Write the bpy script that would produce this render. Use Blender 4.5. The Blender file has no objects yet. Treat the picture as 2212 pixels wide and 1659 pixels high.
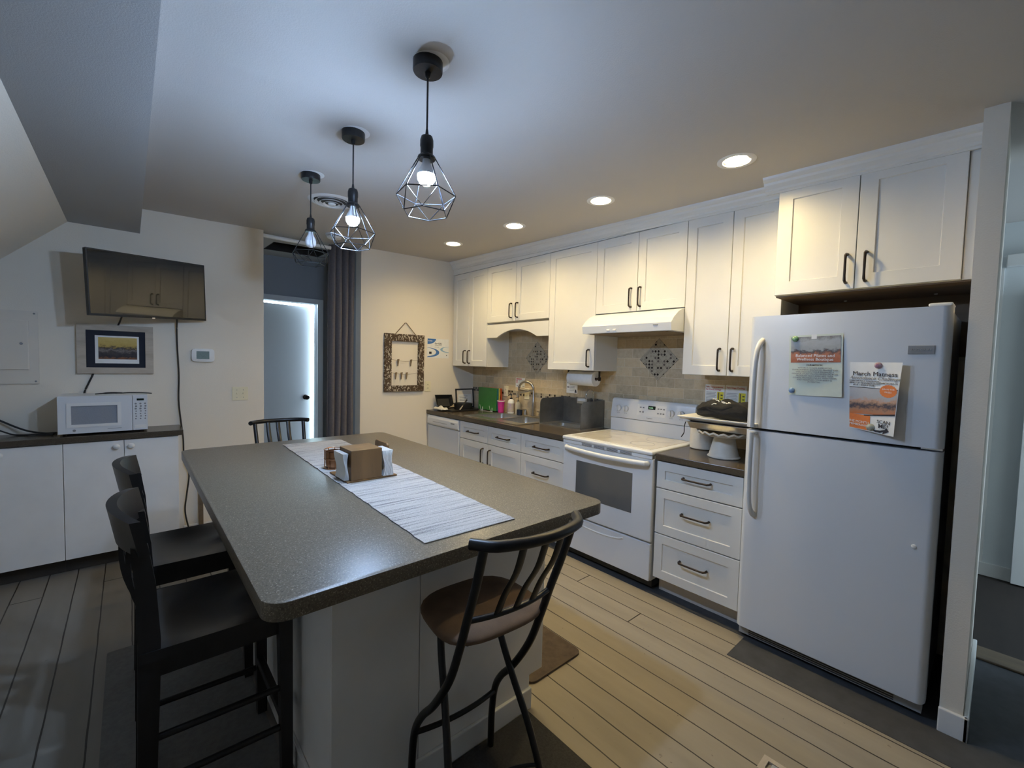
import bpy, bmesh, math, random
from mathutils import Vector, Matrix, Euler
R = math.radians
S = bpy.context.scene
COL = S.collection
random.seed(7)

# ------------------------------------------------------------------ camera
def make_camera():
    yaw, pitch, roll, f, h = 0.7230, 0.0489, 0.0250, 938.09, 1.4646
    fwd = Vector((math.sin(yaw) * math.cos(pitch), math.cos(yaw) * math.cos(pitch), -math.sin(pitch)))
    r = Vector((math.cos(yaw), -math.sin(yaw), 0)); u = r.cross(fwd)
    r2 = math.cos(roll) * r + math.sin(roll) * u
    u2 = -math.sin(roll) * r + math.cos(roll) * u
    cd = bpy.data.cameras.new('camera'); cam = bpy.data.objects.new('camera', cd); COL.objects.link(cam)
    m = Matrix((r2, u2, -fwd)).transposed().to_4x4(); m.translation = (0, 0, h)
    cam.matrix_world = m
    cd.sensor_fit = 'HORIZONTAL'; cd.sensor_width = 36; cd.lens = 36 * f / 2212
    cd.clip_start = 0.02
    S.camera = cam
make_camera()

# ------------------------------------------------------------------ world, exposure
W = bpy.data.worlds.new('sky'); S.world = W; W.use_nodes = True
bg = W.node_tree.nodes['Background']; bg.inputs[0].default_value = (0.60, 0.80, 1.0, 1); bg.inputs[1].default_value = 15.0
S.view_settings.view_transform = 'Standard'; S.view_settings.look = 'None'
S.view_settings.gamma = 1; S.view_settings.use_curve_mapping = False
S.view_settings.exposure = 0.36
BULB_COOL = (0.46, 0.66, 1.0)      # pendant bulbs
BULB_WARM = (1.0, 0.765, 0.36)      # recessed lamps
BULB_L = 1000.0
CAN_L = 190.0
CAN_W = 18.0
# daylight entering through the (unseen) windows behind the camera: portals for the sky
def portal(loc, rot, sx, sy):
    ld = bpy.data.lights.new('window_daylight', 'AREA'); ld.shape = 'RECTANGLE'; ld.size = sx; ld.size_y = sy
    ld.cycles.is_portal = True
    o = bpy.data.objects.new('window_daylight', ld); o.location = loc; o.rotation_euler = rot; COL.objects.link(o)
portal((4.05, -3.2, 1.2), (R(90), 0, 0), 1.0, 2.0)

# ------------------------------------------------------------------ helpers
def ceil_z(x, y): return 2.4219 + 0.0249 * y + 0.0247 * x

class NT:
    def __init__(s, m): s.t = m.node_tree; s.n = s.t.nodes; s.l = s.t.links
    def new(s, typ, **kw):
        n = s.n.new(typ)
        for k, v in kw.items(): setattr(n, k, v)
        return n
    def put(s, a, b): s.l.new(a, b)
    def math(s, op, a, b=None, c=None):
        n = s.new('ShaderNodeMath', operation=op)
        for i, v in enumerate((a, b, c)):
            if v is None: continue
            if isinstance(v, (int, float)): n.inputs[i].default_value = v
            else: s.put(v, n.inputs[i])
        return n.outputs[0]
    def mix(s, fac, a, b):
        n = s.new('ShaderNodeMix', data_type='RGBA')
        for sock, v in ((n.inputs[0], fac), (n.inputs[6], a), (n.inputs[7], b)):
            if isinstance(v, (int, float)): sock.default_value = v
            elif isinstance(v, tuple): sock.default_value = v if len(v) == 4 else (*v, 1)
            else: s.put(v, sock)
        return n.outputs[2]
    def noise(s, vec, scale, detail=3, rough=.55):
        n = s.new('ShaderNodeTexNoise'); n.inputs['Scale'].default_value = scale
        n.inputs['Detail'].default_value = detail; n.inputs['Roughness'].default_value = rough
        s.put(vec, n.inputs['Vector']); return n.outputs[0]
    def ramp(s, fac, p0, p1):
        n = s.new('ShaderNodeMapRange'); n.inputs[1].default_value = p0; n.inputs[2].default_value = p1
        s.put(fac, n.inputs[0]); return n.outputs[0]
    def obj(s): return s.new('ShaderNodeTexCoord').outputs['Object']
    def geo(s): return s.new('ShaderNodeNewGeometry').outputs['Position']
    def scale(s, vec, sc):
        n = s.new('ShaderNodeVectorMath', operation='MULTIPLY'); s.put(vec, n.inputs[0]); n.inputs[1].default_value = sc; return n.outputs[0]
    def bump(s, h, strength, dist, b):
        n = s.new('ShaderNodeBump'); n.inputs['Strength'].default_value = strength; n.inputs['Distance'].default_value = dist
        s.put(h, n.inputs['Height']); s.put(n.outputs[0], b.inputs['Normal'])

def mat(name, c, rough=.5, metal=0, c2=None, nscale=8, nlo=.35, nhi=.7, stretch=None, bump=0, bscale=None, bdist=.002,
        spec=None, coat=0, emit=None, estr=0, trans=0, alpha=None):
    m = bpy.data.materials.new(name); m.use_nodes = True; t = NT(m); b = t.n['Principled BSDF']
    b.inputs['Base Color'].default_value = (*c, 1); b.inputs['Roughness'].default_value = rough; b.inputs['Metallic'].default_value = metal
    if spec is not None: b.inputs['Specular IOR Level'].default_value = spec
    if coat: b.inputs['Coat Weight'].default_value = coat; b.inputs['Coat Roughness'].default_value = .08
    if trans: b.inputs['Transmission Weight'].default_value = trans
    if emit: b.inputs['Emission Color'].default_value = (*emit, 1); b.inputs['Emission Strength'].default_value = estr
    v = t.geo()
    if stretch: v = t.scale(v, stretch)
    if c2:
        f = t.ramp(t.noise(v, nscale), nlo, nhi); t.put(t.mix(f, c, c2), b.inputs['Base Color'])
    if bump: t.bump(t.noise(v, bscale or nscale, 4), bump, bdist, b)
    return m

M = {}
M['wall'] = mat('wall_paint', (.79, .725, .62), .75, bump=.25, bscale=160, bdist=.003)
M['wall_hall'] = mat('hall_paint', (.70, .74, .76), .75, bump=.2, bscale=160, bdist=.003)
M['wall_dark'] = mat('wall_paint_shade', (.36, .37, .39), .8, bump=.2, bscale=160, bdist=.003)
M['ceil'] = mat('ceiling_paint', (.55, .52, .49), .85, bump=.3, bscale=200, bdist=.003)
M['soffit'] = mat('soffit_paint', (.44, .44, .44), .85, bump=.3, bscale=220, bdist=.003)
M['trim'] = mat('trim_paint', (.74, .74, .73), .45, bump=.1, bscale=60)
M['cab'] = mat('cabinet_white', (.75, .74, .705), .38, c2=(.72, .71, .675), nscale=3)
M['flat'] = mat('flat_white', (.85, .84, .82), .45, c2=(.80, .79, .77), nscale=5)
M['appl'] = mat('appliance_white', (.70, .72, .745), .28, bump=.06, bscale=400, bdist=.001, coat=.15)
M['applgrey'] = mat('appliance_grey', (.36, .37, .38), .5, bump=.05, bscale=300)
M['gasket'] = mat('gasket', (.03, .03, .03), .6, c2=(.05, .05, .05))
M['bronze'] = mat('dark_bronze', (.025, .018, .014), .35, .6, c2=(.05, .032, .02), nscale=40)
M['black'] = mat('black_metal', (.012, .012, .013), .35, .3, c2=(.02, .02, .022), nscale=30)
M['blackplastic'] = mat('black_plastic', (.014, .014, .015), .45, c2=(.02, .02, .02), nscale=50)
M['blackwood'] = mat('black_wood', (.010, .0095, .0095), .33, c2=(.018, .016, .016), nscale=20, stretch=(1, 1, .2))
M['tan'] = mat('tan_suede', (.20, .125, .075), .85, c2=(.15, .095, .058), nscale=14, bump=.2, bscale=300)
M['steel'] = mat('brushed_steel', (.72, .71, .68), .30, 1, c2=(.60, .59, .56), nscale=40, stretch=(1, 12, 1))
M['steeldark'] = mat('stainless_sheet', (.30, .30, .30), .38, .9, c2=(.22, .22, .22), nscale=14, nlo=.3, nhi=.8)
M['nickel'] = mat('brushed_nickel', (.50, .46, .40), .28, 1, c2=(.42, .38, .33), nscale=30)
M['chrome'] = mat('chrome', (.7, .7, .72), .12, 1, c2=(.6, .6, .62))
M['paper'] = mat('paper', (.82, .82, .80), .7, c2=(.78, .78, .76), nscale=30)
M['greenpaper'] = mat('pale_green_paper', (.66, .71, .62), .7, c2=(.62, .68, .60), nscale=20)
M['ink'] = mat('dark_ink', (.02, .02, .03), .7, c2=(.03, .03, .04))
M['greyink'] = mat('grey_ink', (.22, .23, .24), .7, c2=(.28, .28, .3))
M['redink'] = mat('red_ink', (.55, .05, .04), .7, c2=(.5, .06, .05))
M['blueink'] = mat('blue_ink', (.05, .16, .42), .7, c2=(.06, .18, .45))
M['paleblue'] = mat('pale_blue_ink', (.25, .42, .58), .7, c2=(.28, .45, .6))
M['orange'] = mat('orange_print', (.75, .22, .05), .7, c2=(.66, .18, .05), nscale=40)
M['yellow'] = mat('yellow_print', (.78, .68, .05), .7, c2=(.74, .64, .05))
M['whiteink'] = mat('white_ink', (.85, .84, .82), .7, c2=(.8, .8, .78))
M['tanwood'] = mat('tan_wood', (.22, .12, .045), .5, c2=(.15, .08, .03), nscale=18, stretch=(1, 1, .12))
M['woodbrown'] = mat('brown_panel', (.16, .105, .06), .6, c2=(.11, .075, .045), nscale=16, stretch=(1, .1, 1))
M['darktoe'] = mat('dark_toe_kick', (.035, .028, .022), .6, c2=(.05, .04, .03))
M['ivory'] = mat('ivory_plastic', (.80, .74, .54), .4, c2=(.78, .72, .52))
M['plwhite'] = mat('white_plastic', (.80, .80, .79), .4, c2=(.76, .76, .75))
M['curtain'] = mat('grey_curtain', (.15, .135, .14), .9, c2=(.12, .11, .115), nscale=60, bump=.3, bscale=300)
M['rubbermat'] = mat('grey_mat', (.045, .043, .042), .9, c2=(.03, .029, .028), nscale=120, bump=.6, bscale=220)
M['brownmat'] = mat('brown_mat', (.10, .075, .055), .9, c2=(.07, .05, .04), nscale=30, bump=.4, bscale=200)
M['rug'] = mat('grey_rug', (.16, .155, .15), .95, c2=(.13, .125, .12), nscale=50, bump=.4, bscale=250)
M['ceramic'] = mat('cream_ceramic', (.74, .71, .64), .35, c2=(.68, .65, .58), nscale=30)
M['cloth'] = mat('cream_cloth', (.72, .68, .60), .9, c2=(.64, .6, .52), nscale=40)
M['blackcloth'] = mat('black_cotton', (.010, .010, .011), .9, c2=(.017, .017, .018), nscale=25, bump=.4, bscale=60, bdist=.006)
M['green'] = mat('green_plastic', (.04, .20, .045), .5, c2=(.05, .22, .055))
M['teal'] = mat('teal_plastic', (.05, .30, .28), .5, c2=(.05, .28, .26))
M['yellowp'] = mat('yellow_plastic', (.72, .55, .10), .5, c2=(.7, .5, .1))
M['redp'] = mat('red_plastic', (.62, .09, .03), .5, c2=(.58, .08, .03))
M['pink'] = mat('pink_plastic', (.62, .035, .30), .4, c2=(.55, .03, .26), nscale=90)
M['navy'] = mat('navy_blue', (.008, .018, .045), .5, c2=(.01, .022, .05))
M['clear'] = mat('soap_plastic', (.55, .50, .38), .2, c2=(.5, .46, .36), nscale=20)
M['lilac'] = mat('lilac_label', (.42, .32, .46), .6, c2=(.55, .5, .35), nscale=30)
M['lcd'] = mat('lcd_grey', (.17, .22, .20), .3, c2=(.14, .19, .17), nscale=80)
M['ledgreen'] = mat('display_glass', (.006, .012, .006), .2, c2=(.01, .02, .01))
M['ovenglass'] = mat('oven_glass', (.10, .11, .12), .08, c2=(.12, .125, .13), nscale=3, coat=.6)
M['mwglass'] = mat('microwave_window', (.30, .32, .36), .3, c2=(.26, .28, .32), nscale=300)
M['screen'] = mat('tv_screen', (.008, .008, .008), .03, c2=(.010, .010, .010), spec=.7)
M['cooktop'] = mat('cooktop_glass', (.70, .66, .60), .14, c2=(.60, .56, .50), nscale=9, nlo=.45, nhi=.75, coat=.4)
M['hoodunder'] = mat('hood_filter', (.30, .22, .13), .5, .3, c2=(.2, .15, .09), nscale=60)
M['mat_navy'] = mat('navy_matboard', (.012, .016, .028), .8, c2=(.016, .02, .034))
M['pickled'] = mat('pickled_wood', (.52, .46, .38), .7, c2=(.42, .36, .29), nscale=30, stretch=(.3, 1, 1))
M['copper'] = mat('copper_wire', (.45, .24, .13), .3, 1, c2=(.35, .18, .1))
M['rope'] = mat('jute_string', (.22, .16, .10), .9, c2=(.16, .11, .07), nscale=200)
M['offbulb'] = mat('frosted_bulb', (.75, .77, .80), .35, c2=(.7, .72, .76), nscale=10)
M['hatchdark'] = mat('attic_dark', (.03, .025, .022), .9, c2=(.05, .04, .03))
M['hallfloor'] = mat('hall_floor_wood', (.030, .021, .016), .75, c2=(.02, .014, .011), nscale=12, stretch=(.15, 1, 1))
M['greyfloor'] = mat('bare_grey_floor', (.055, .057, .062), .8, c2=(.04, .042, .046), nscale=14, bump=.3, bscale=60)
M['threshold'] = mat('threshold_wood', (.16, .115, .07), .6, c2=(.11, .08, .05), nscale=20, stretch=(1, .1, 1))
M['leaf'] = mat('hedge_leaves', (.30, .46, .34), .8, c2=(.45, .58, .45), nscale=12, bump=.8, bscale=20, bdist=.05)
M['nonstick'] = mat('nonstick_coating', (.006, .006, .0065), .7, c2=(.010, .010, .010), nscale=40)
M['ground'] = mat('yard_ground', (.25, .3, .2), .9, c2=(.3, .33, .25))
M['greybox'] = mat('panel_paint', (.74, .68, .59), .55, c2=(.71, .655, .57))

def m_bulb(name, c, L):
    m = bpy.data.materials.new(name); m.use_nodes = True; t = NT(m); b = t.n['Principled BSDF']
    b.inputs['Base Color'].default_value = (.8, .8, .8, 1)
    b.inputs['Emission Color'].default_value = (*c, 1); b.inputs['Emission Strength'].default_value = L
    return m
M['bulb'] = m_bulb('lit_bulb', BULB_COOL, BULB_L)
M['can'] = m_bulb('lit_lens', BULB_WARM, CAN_L)
M['led'] = m_bulb('green_led', (.1, .8, .2), .35)

def m_floor():
    m = bpy.data.materials.new('painted_floorboards'); m.use_nodes = True; t = NT(m); b = t.n['Principled BSDF']
    p = t.geo(); sx = t.new('ShaderNodeSeparateXYZ'); t.put(p, sx.inputs[0]); x, y = sx.outputs[0], sx.outputs[1]
    wob = t.math('MULTIPLY', t.math('SUBTRACT', t.noise(p, 6), .5), .006)
    u = t.math('DIVIDE', t.math('ADD', t.math('SUBTRACT', x, 1.722 - 13.3), wob), .133)
    idx = t.math('FLOOR', u); fr = t.math('FRACT', u)
    d = t.math('ABSOLUTE', t.math('SUBTRACT', fr, .5))
    wn = t.new('ShaderNodeTexWhiteNoise', noise_dimensions='1D'); t.put(idx, wn.inputs['W'])
    seam = t.math('GREATER_THAN', d, t.math('SUBTRACT', .486, t.math('MULTIPLY', t.noise(p, 3), .016)))
    v = t.math('ADD', t.math('DIVIDE', y, 4.4), t.math('MULTIPLY', wn.outputs[0], 7))
    ends = t.math('LESS_THAN', t.math('FRACT', v), .0016)
    line = t.math('MAXIMUM', seam, ends)
    n1 = t.ramp(t.noise(t.scale(p, (3, .5, 1)), 3, 5), .3, .75)
    base = t.mix(n1, (.33, .285, .215), (.25, .215, .165))
    base = t.mix(t.math('MULTIPLY', wn.outputs[0], .25), base, (.22, .19, .15))
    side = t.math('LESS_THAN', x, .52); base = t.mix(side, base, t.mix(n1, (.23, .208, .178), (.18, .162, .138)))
    chips = t.math('GREATER_THAN', t.noise(p, 34, 3), .72)
    base = t.mix(t.math('MULTIPLY', chips, .55), base, (.13, .105, .08))
    col = t.mix(line, base, (.028, .021, .014)); t.put(col, b.inputs['Base Color'])
    b.inputs['Roughness'].default_value = .5
    t.bump(t.math('ADD', t.math('MULTIPLY', line, -1), t.math('MULTIPLY', t.noise(p, 25), .3)), .4, .004, b)
    return m
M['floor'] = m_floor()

def m_counter():
    m = bpy.data.materials.new('speckled_laminate'); m.use_nodes = True; t = NT(m); b = t.n['Principled BSDF']
    p = t.geo()
    f1 = t.ramp(t.noise(p, 200, 2), .50, .68); f2 = t.ramp(t.noise(p, 260, 1), .64, .72); f3 = t.ramp(t.noise(p, 150, 2), .58, .72)
    c = t.mix(f1, (.135, .112, .080), (.21, .178, .13)); c = t.mix(f3, c, (.07, .056, .04)); c = t.mix(f2, c, (.36, .32, .25))
    t.put(c, b.inputs['Base Color']); b.inputs['Roughness'].default_value = .34; b.inputs['Specular IOR Level'].default_value = .4
    t.bump(t.noise(p, 350, 1), .08, .001, b)
    return m
M['counter'] = m_counter()
M['counter2'] = mat('brown_laminate', (.070, .055, .040), .24, c2=(.105, .085, .062), nscale=220, nlo=.5, nhi=.7)

def m_tile():
    m = bpy.data.materials.new('travertine_tiles'); m.use_nodes = True; t = NT(m); b = t.n['Principled BSDF']
    p = t.geo(); sx = t.new('ShaderNodeSeparateXYZ'); t.put(p, sx.inputs[0])
    cb = t.new('ShaderNodeCombineXYZ'); t.put(sx.outputs[1], cb.inputs[0]); t.put(t.math('SUBTRACT', sx.outputs[2], .914 + .005), cb.inputs[1])
    br = t.new('ShaderNodeTexBrick'); t.put(cb.outputs[0], br.inputs['Vector'])
    br.inputs['Scale'].default_value = 1; br.inputs['Brick Width'].default_value = .152; br.inputs['Row Height'].default_value = .0762
    br.inputs['Mortar Size'].default_value = .0022; br.inputs['Mortar Smooth'].default_value = .3; br.inputs['Bias'].default_value = 0
    br.inputs['Color1'].default_value = (.64, .50, .31, 1); br.inputs['Color2'].default_value = (.38, .305, .20, 1); br.inputs['Mortar'].default_value = (.62, .54, .41, 1)
    n = t.ramp(t.noise(p, 22, 6, .65), .35, .7)
    c = t.mix(t.math('MULTIPLY', n, .45), br.outputs[0], (.68, .60, .45))
    n2 = t.ramp(t.noise(p, 55, 4), .55, .75); c = t.mix(t.math('MULTIPLY', n2, .3), c, (.28, .235, .17))
    t.put(c, b.inputs['Base Color']); b.inputs['Roughness'].default_value = .42
    t.bump(t.math('MULTIPLY', br.outputs[1], -1), .5, .003, b)
    return m
M['tile'] = m_tile()

def m_mosaic(name, cell, thr):
    m = bpy.data.materials.new(name); m.use_nodes = True; t = NT(m); b = t.n['Principled BSDF']
    p = t.scale(t.obj(), (0, 1 / cell, 1 / cell)); sx = t.new('ShaderNodeSeparateXYZ'); t.put(p, sx.inputs[0])
    fy, fz = t.math('FLOOR', sx.outputs[1]), t.math('FLOOR', sx.outputs[2])
    cb = t.new('ShaderNodeCombineXYZ'); t.put(fy, cb.inputs[0]); t.put(fz, cb.inputs[1])
    wn = t.new('ShaderNodeTexWhiteNoise', noise_dimensions='2D'); t.put(cb.outputs[0], wn.inputs['Vector']); r = wn.outputs[0]
    par = t.math('LESS_THAN', t.math('MODULO', t.math('ADD', t.math('ADD', fy, fz), 1000.0), 2.0), .5) if 'band' not in name else 1.0
    r0 = r; r = t.math('MULTIPLY', r, par)
    c = t.mix(t.math('GREATER_THAN', r0, .35), (.42, .37, .28), (.34, .30, .23))
    c = t.mix(t.math('GREATER_THAN', r, thr - .14), c, (.13, .105, .085)); c = t.mix(t.math('GREATER_THAN', r, thr), c, (.022, .014, .009))
    a = t.math('ABSOLUTE', t.math('SUBTRACT', t.math('FRACT', sx.outputs[1]), .5)); d = t.math('ABSOLUTE', t.math('SUBTRACT', t.math('FRACT', sx.outputs[2]), .5))
    g = t.math('GREATER_THAN', t.math('MAXIMUM', a, d), .43)
    t.put(t.mix(g, c, (.42, .37, .29)), b.inputs['Base Color']); b.inputs['Roughness'].default_value = .25
    return m
M['mosaic'] = m_mosaic('mosaic_tiles', .0185, .62)
M['mosaicband'] = m_mosaic('mosaic_band_tiles', .0235, .72)

def m_runner():
    m = bpy.data.materials.new('woven_runner'); m.use_nodes = True; t = NT(m); b = t.n['Principled BSDF']
    p = t.obj()
    n = t.noise(t.scale(p, (2.2, 85, 1)), 1, 3, .6); n2 = t.noise(p, 260, 2)
    f = t.ramp(n, .47, .66); c = t.mix(f, (.44, .425, .405), (.165, .16, .165)); c = t.mix(t.ramp(n2, .56, .70), c, (.64, .625, .60))
    t.put(c, b.inputs['Base Color']); b.inputs['Roughness'].default_value = .9
    t.bump(t.math('ADD', t.noise(t.scale(p, (30, 260, 1)), 1, 2), n2), .5, .003, b)
    return m
M['runner'] = m_runner()

def m_rustic():
    m = bpy.data.materials.new('peeling_paint_wood'); m.use_nodes = True; t = NT(m); b = t.n['Principled BSDF']
    p = t.geo(); f = t.math('GREATER_THAN', t.noise(t.scale(p, (1.6, 1, 1)), 42, 5, .7), .56)
    c = t.mix(t.noise(p, 60), (.035, .02, .012), (.11, .07, .04)); t.put(t.mix(f, c, (.58, .53, .44)), b.inputs['Base Color'])
    b.inputs['Roughness'].default_value = .8; t.bump(f, .6, .003, b)
    return m
M['rustic'] = m_rustic()

def m_picture(name, stops, scale, seed):
    # plain blurred picture: horizontal bands of colour broken up by noise
    m = bpy.data.materials.new(name); m.use_nodes = True; t = NT(m); b = t.n['Principled BSDF']
    p = t.new('ShaderNodeTexCoord').outputs['Generated']; sx = t.new('ShaderNodeSeparateXYZ'); t.put(p, sx.inputs[0])
    off = t.new('ShaderNodeVectorMath', operation='ADD'); t.put(p, off.inputs[0]); off.inputs[1].default_value = (seed, seed * 2.3, seed)
    n = t.math('MULTIPLY', t.math('SUBTRACT', t.noise(off.outputs[0], scale, 4, .7), .5), .55)
    v = t.math('ADD', sx.outputs[2], n)
    cr = t.new('ShaderNodeValToRGB'); e = cr.color_ramp.elements
    e[0].position, e[0].color = stops[0][0], (*stops[0][1], 1); e[1].position, e[1].color = stops[-1][0], (*stops[-1][1], 1)
    for q, c in stops[1:-1]:
        x = e.new(q); x.color = (*c, 1)
    t.put(v, cr.inputs[0]); t.put(cr.outputs[0], b.inputs['Base Color']); b.inputs['Roughness'].default_value = .6
    return m
M['pic_supper'] = m_picture('yellow_sky_print', [(0, (.22, .09, .03)), (.12, (.02, .015, .02)), (.3, (.05, .04, .04)), (.42, (.20, .17, .15)), (.5, (.03, .025, .03)), (.62, (.5, .35, .08)), (1, (.62, .47, .16))], 7, 1.3)
M['pic_studio'] = m_picture('studio_photo_print', [(0, (.42, .12, .05)), (.3, (.48, .18, .09)), (.42, (.06, .06, .07)), (.5, (.35, .36, .36)), (.8, (.42, .44, .46)), (1, (.2, .19, .18))], 6, 2.1)
M['pic_mats'] = m_picture('mat_class_photo_print', [(0, (.5, .16, .05)), (.2, (.38, .2, .12)), (.35, (.04, .04, .06)), (.5, (.5, .3, .2)), (.65, (.4, .41, .44)), (1, (.46, .47, .5))], 5, 4.4)

def tag(o, label=None, cat=None, group=None, kind=None):
    if label: o['label'] = label
    if cat: o['category'] = cat
    if group: o['group'] = group
    if kind: o['kind'] = kind
    return o

def world_off(o):
    v = Vector((0, 0, 0))
    while o: v += o.location; o = o.parent
    return v

class MB:
    """collects shapes (world coordinates) in one bmesh; build() links ONE mesh object"""
    def __init__(s): s.bm = bmesh.new()
    def box(s, x0, x1, y0, y1, z0, z1, bev=0, seg=2):
        vs = [s.bm.verts.new((x, y, z)) for x in (min(x0, x1), max(x0, x1)) for y in (min(y0, y1), max(y0, y1)) for z in (min(z0, z1), max(z0, z1))]
        fs = [s.bm.faces.new([vs[i] for i in q]) for q in ((0, 1, 3, 2), (4, 6, 7, 5), (0, 4, 5, 1), (2, 3, 7, 6), (0, 2, 6, 4), (1, 5, 7, 3))]
        if bev:
            es = {e for f in fs for e in f.edges}
            bmesh.ops.bevel(s.bm, geom=list(es), offset=bev, segments=seg, profile=.5, affect='EDGES')
        return s
    def prism(s, pts, vec, bev=0):
        """closed polygon pts (3-D) extruded by vec"""
        vec = Vector(vec); a = [s.bm.verts.new(Vector(p)) for p in pts]; b = [s.bm.verts.new(Vector(p) + vec) for p in pts]
        n = len(pts); fs = [s.bm.faces.new(a), s.bm.faces.new(b[::-1])]
        for i in range(n): fs.append(s.bm.faces.new((a[i], b[i], b[(i + 1) % n], a[(i + 1) % n])))
        bmesh.ops.recalc_face_normals(s.bm, faces=fs)
        if bev:
            es = {e for f in fs for e in f.edges}
            bmesh.ops.bevel(s.bm, geom=list(es), offset=bev, segments=2, profile=.5, affect='EDGES')
        return s
    def hexa(s, lo, hi):
        """8-corner block: lo and hi are 4 points each (same order)"""
        a = [s.bm.verts.new(p) for p in lo]; b = [s.bm.verts.new(p) for p in hi]
        fs = [s.bm.faces.new(a[::-1]), s.bm.faces.new(b)]
        for i in range(4): fs.append(s.bm.faces.new((a[i], a[(i + 1) % 4], b[(i + 1) % 4], b[i])))
        bmesh.ops.recalc_face_normals(s.bm, faces=fs); return s
    def tube(s, pts, r, n=10, ref=(0, 0, 1), flat=1.0, closed=False, caps=True):
        pts = [Vector(p) for p in pts]; rings = []; N = len(pts)
        for i, p in enumerate(pts):
            if closed: d = pts[(i + 1) % N] - pts[i - 1]
            else: d = pts[min(i + 1, N - 1)] - pts[max(i - 1, 0)]
            d.normalize(); q = Vector(ref)
            if abs(q.dot(d)) > .95: q = Vector((1, 0, 0)) if abs(d.x) < .9 else Vector((0, 1, 0))
            a = d.cross(q).normalized(); b = a.cross(d).normalized()
            rr = r[i] if isinstance(r, (list, tuple)) else r
            rings.append([s.bm.verts.new(p + a * rr * math.cos(2 * math.pi * k / n) + b * rr * flat * math.sin(2 * math.pi * k / n)) for k in range(n)])
        for i in range(N if closed else N - 1):
            A, B = rings[i], rings[(i + 1) % N]
            for k in range(n): s.bm.faces.new((A[k], A[(k + 1) % n], B[(k + 1) % n], B[k]))
        if not closed and caps: s.bm.faces.new(rings[0][::-1]); s.bm.faces.new(rings[-1])
        return s
    def lathe(s, prof, c, n=24, axis='z', cap=True):
        """prof: list of (radius, height)"""
        rings = []
        for r, h in prof:
            ring = []
            for k in range(n):
                a = 2 * math.pi * k / n; u, v = r * math.cos(a), r * math.sin(a)
                q = (u, v, h) if axis == 'z' else ((h, u, v) if axis == 'x' else (v, h, u))
                ring.append(s.bm.verts.new(Vector(c) + Vector(q)))
            rings.append(ring)
        for A, B in zip(rings, rings[1:]):
            for k in range(n): s.bm.faces.new((A[k], A[(k + 1) % n], B[(k + 1) % n], B[k]))
        if cap: s.bm.faces.new(rings[0][::-1]); s.bm.faces.new(rings[-1])
        return s
    def sphere(s, c, r, n=12, sc=(1, 1, 1)):
        m = Matrix.Translation(c) @ Matrix.Diagonal((*sc, 1))
        bmesh.ops.create_uvsphere(s.bm, u_segments=n, v_segments=max(6, n // 2 + 2), radius=r, matrix=m); return s
    def slab(s, U, V, holes, w0, w1, f):
        """grid plate with holes: U, V cut lists, holes {(i,j)}, f(u,v,w)->xyz; one connected mesh"""
        nu, nv = len(U) - 1, len(V) - 1
        solid = lambda i, j: 0 <= i < nu and 0 <= j < nv and (i, j) not in holes
        cache = {}
        def vv(i, j, k):
            if (i, j, k) not in cache: cache[(i, j, k)] = s.bm.verts.new(f(U[i], V[j], (w0, w1)[k]))
            return cache[(i, j, k)]
        fs = []
        for i in range(nu):
            for j in range(nv):
                if not solid(i, j): continue
                for k in (0, 1): fs.append(s.bm.faces.new((vv(i, j, k), vv(i + 1, j, k), vv(i + 1, j + 1, k), vv(i, j + 1, k))))
                for (di, dj, a, b) in ((-1, 0, (i, j), (i, j + 1)), (1, 0, (i + 1, j), (i + 1, j + 1)), (0, -1, (i, j), (i + 1, j)), (0, 1, (i, j + 1), (i + 1, j + 1))):
                    if not solid(i + di, j + dj): fs.append(s.bm.faces.new((vv(*a, 0), vv(*b, 0), vv(*b, 1), vv(*a, 1))))
        bmesh.ops.recalc_face_normals(s.bm, faces=fs); return s
    def shaker(s, u0, u1, v0, v1, rail, w0, th, rec, f):
        """framed door: front at w0 (towards viewer), thickness th, panel recessed by rec; one connected mesh"""
        B = lambda a, b, w: [s.bm.verts.new(f(u, v, w)) for u, v in ((a[0], b[0]), (a[1], b[0]), (a[1], b[1]), (a[0], b[1]))]
        e = .0015
        bk = B((u0, u1), (v0, v1), w0 + th); o0 = B((u0, u1), (v0, v1), w0 + e); o = B((u0 + e, u1 - e), (v0 + e, v1 - e), w0)
        i = B((u0 + rail, u1 - rail), (v0 + rail, v1 - rail), w0); p = B((u0 + rail + .003, u1 - rail - .003), (v0 + rail + .003, v1 - rail - .003), w0 + rec)
        fs = [s.bm.faces.new(bk), s.bm.faces.new(p)]
        for A, C in ((bk, o0), (o0, o), (o, i), (i, p)):
            for k in range(4): fs.append(s.bm.faces.new((A[k], A[(k + 1) % 4], C[(k + 1) % 4], C[k])))
        bmesh.ops.recalc_face_normals(s.bm, faces=fs); return s
    def build(s, name, m, parent=None, smooth=False, loc=None):
        off = world_off(parent) if parent else Vector(loc) if loc else Vector((0, 0, 0))
        if off.length: bmesh.ops.translate(s.bm, verts=s.bm.verts, vec=-off)
        bmesh.ops.recalc_face_normals(s.bm, faces=s.bm.faces)
        me = bpy.data.meshes.new(name); s.bm.to_mesh(me); s.bm.free()
        me.materials.append(M[m] if isinstance(m, str) else m)
        if smooth:
            me.polygons.foreach_set('use_smooth', [True] * len(me.polygons))
            me.set_sharp_from_angle(angle=R(38))
        o = bpy.data.objects.new(name, me); COL.objects.link(o)
        if parent: o.parent = parent
        elif loc: o.location = loc
        return o

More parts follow.
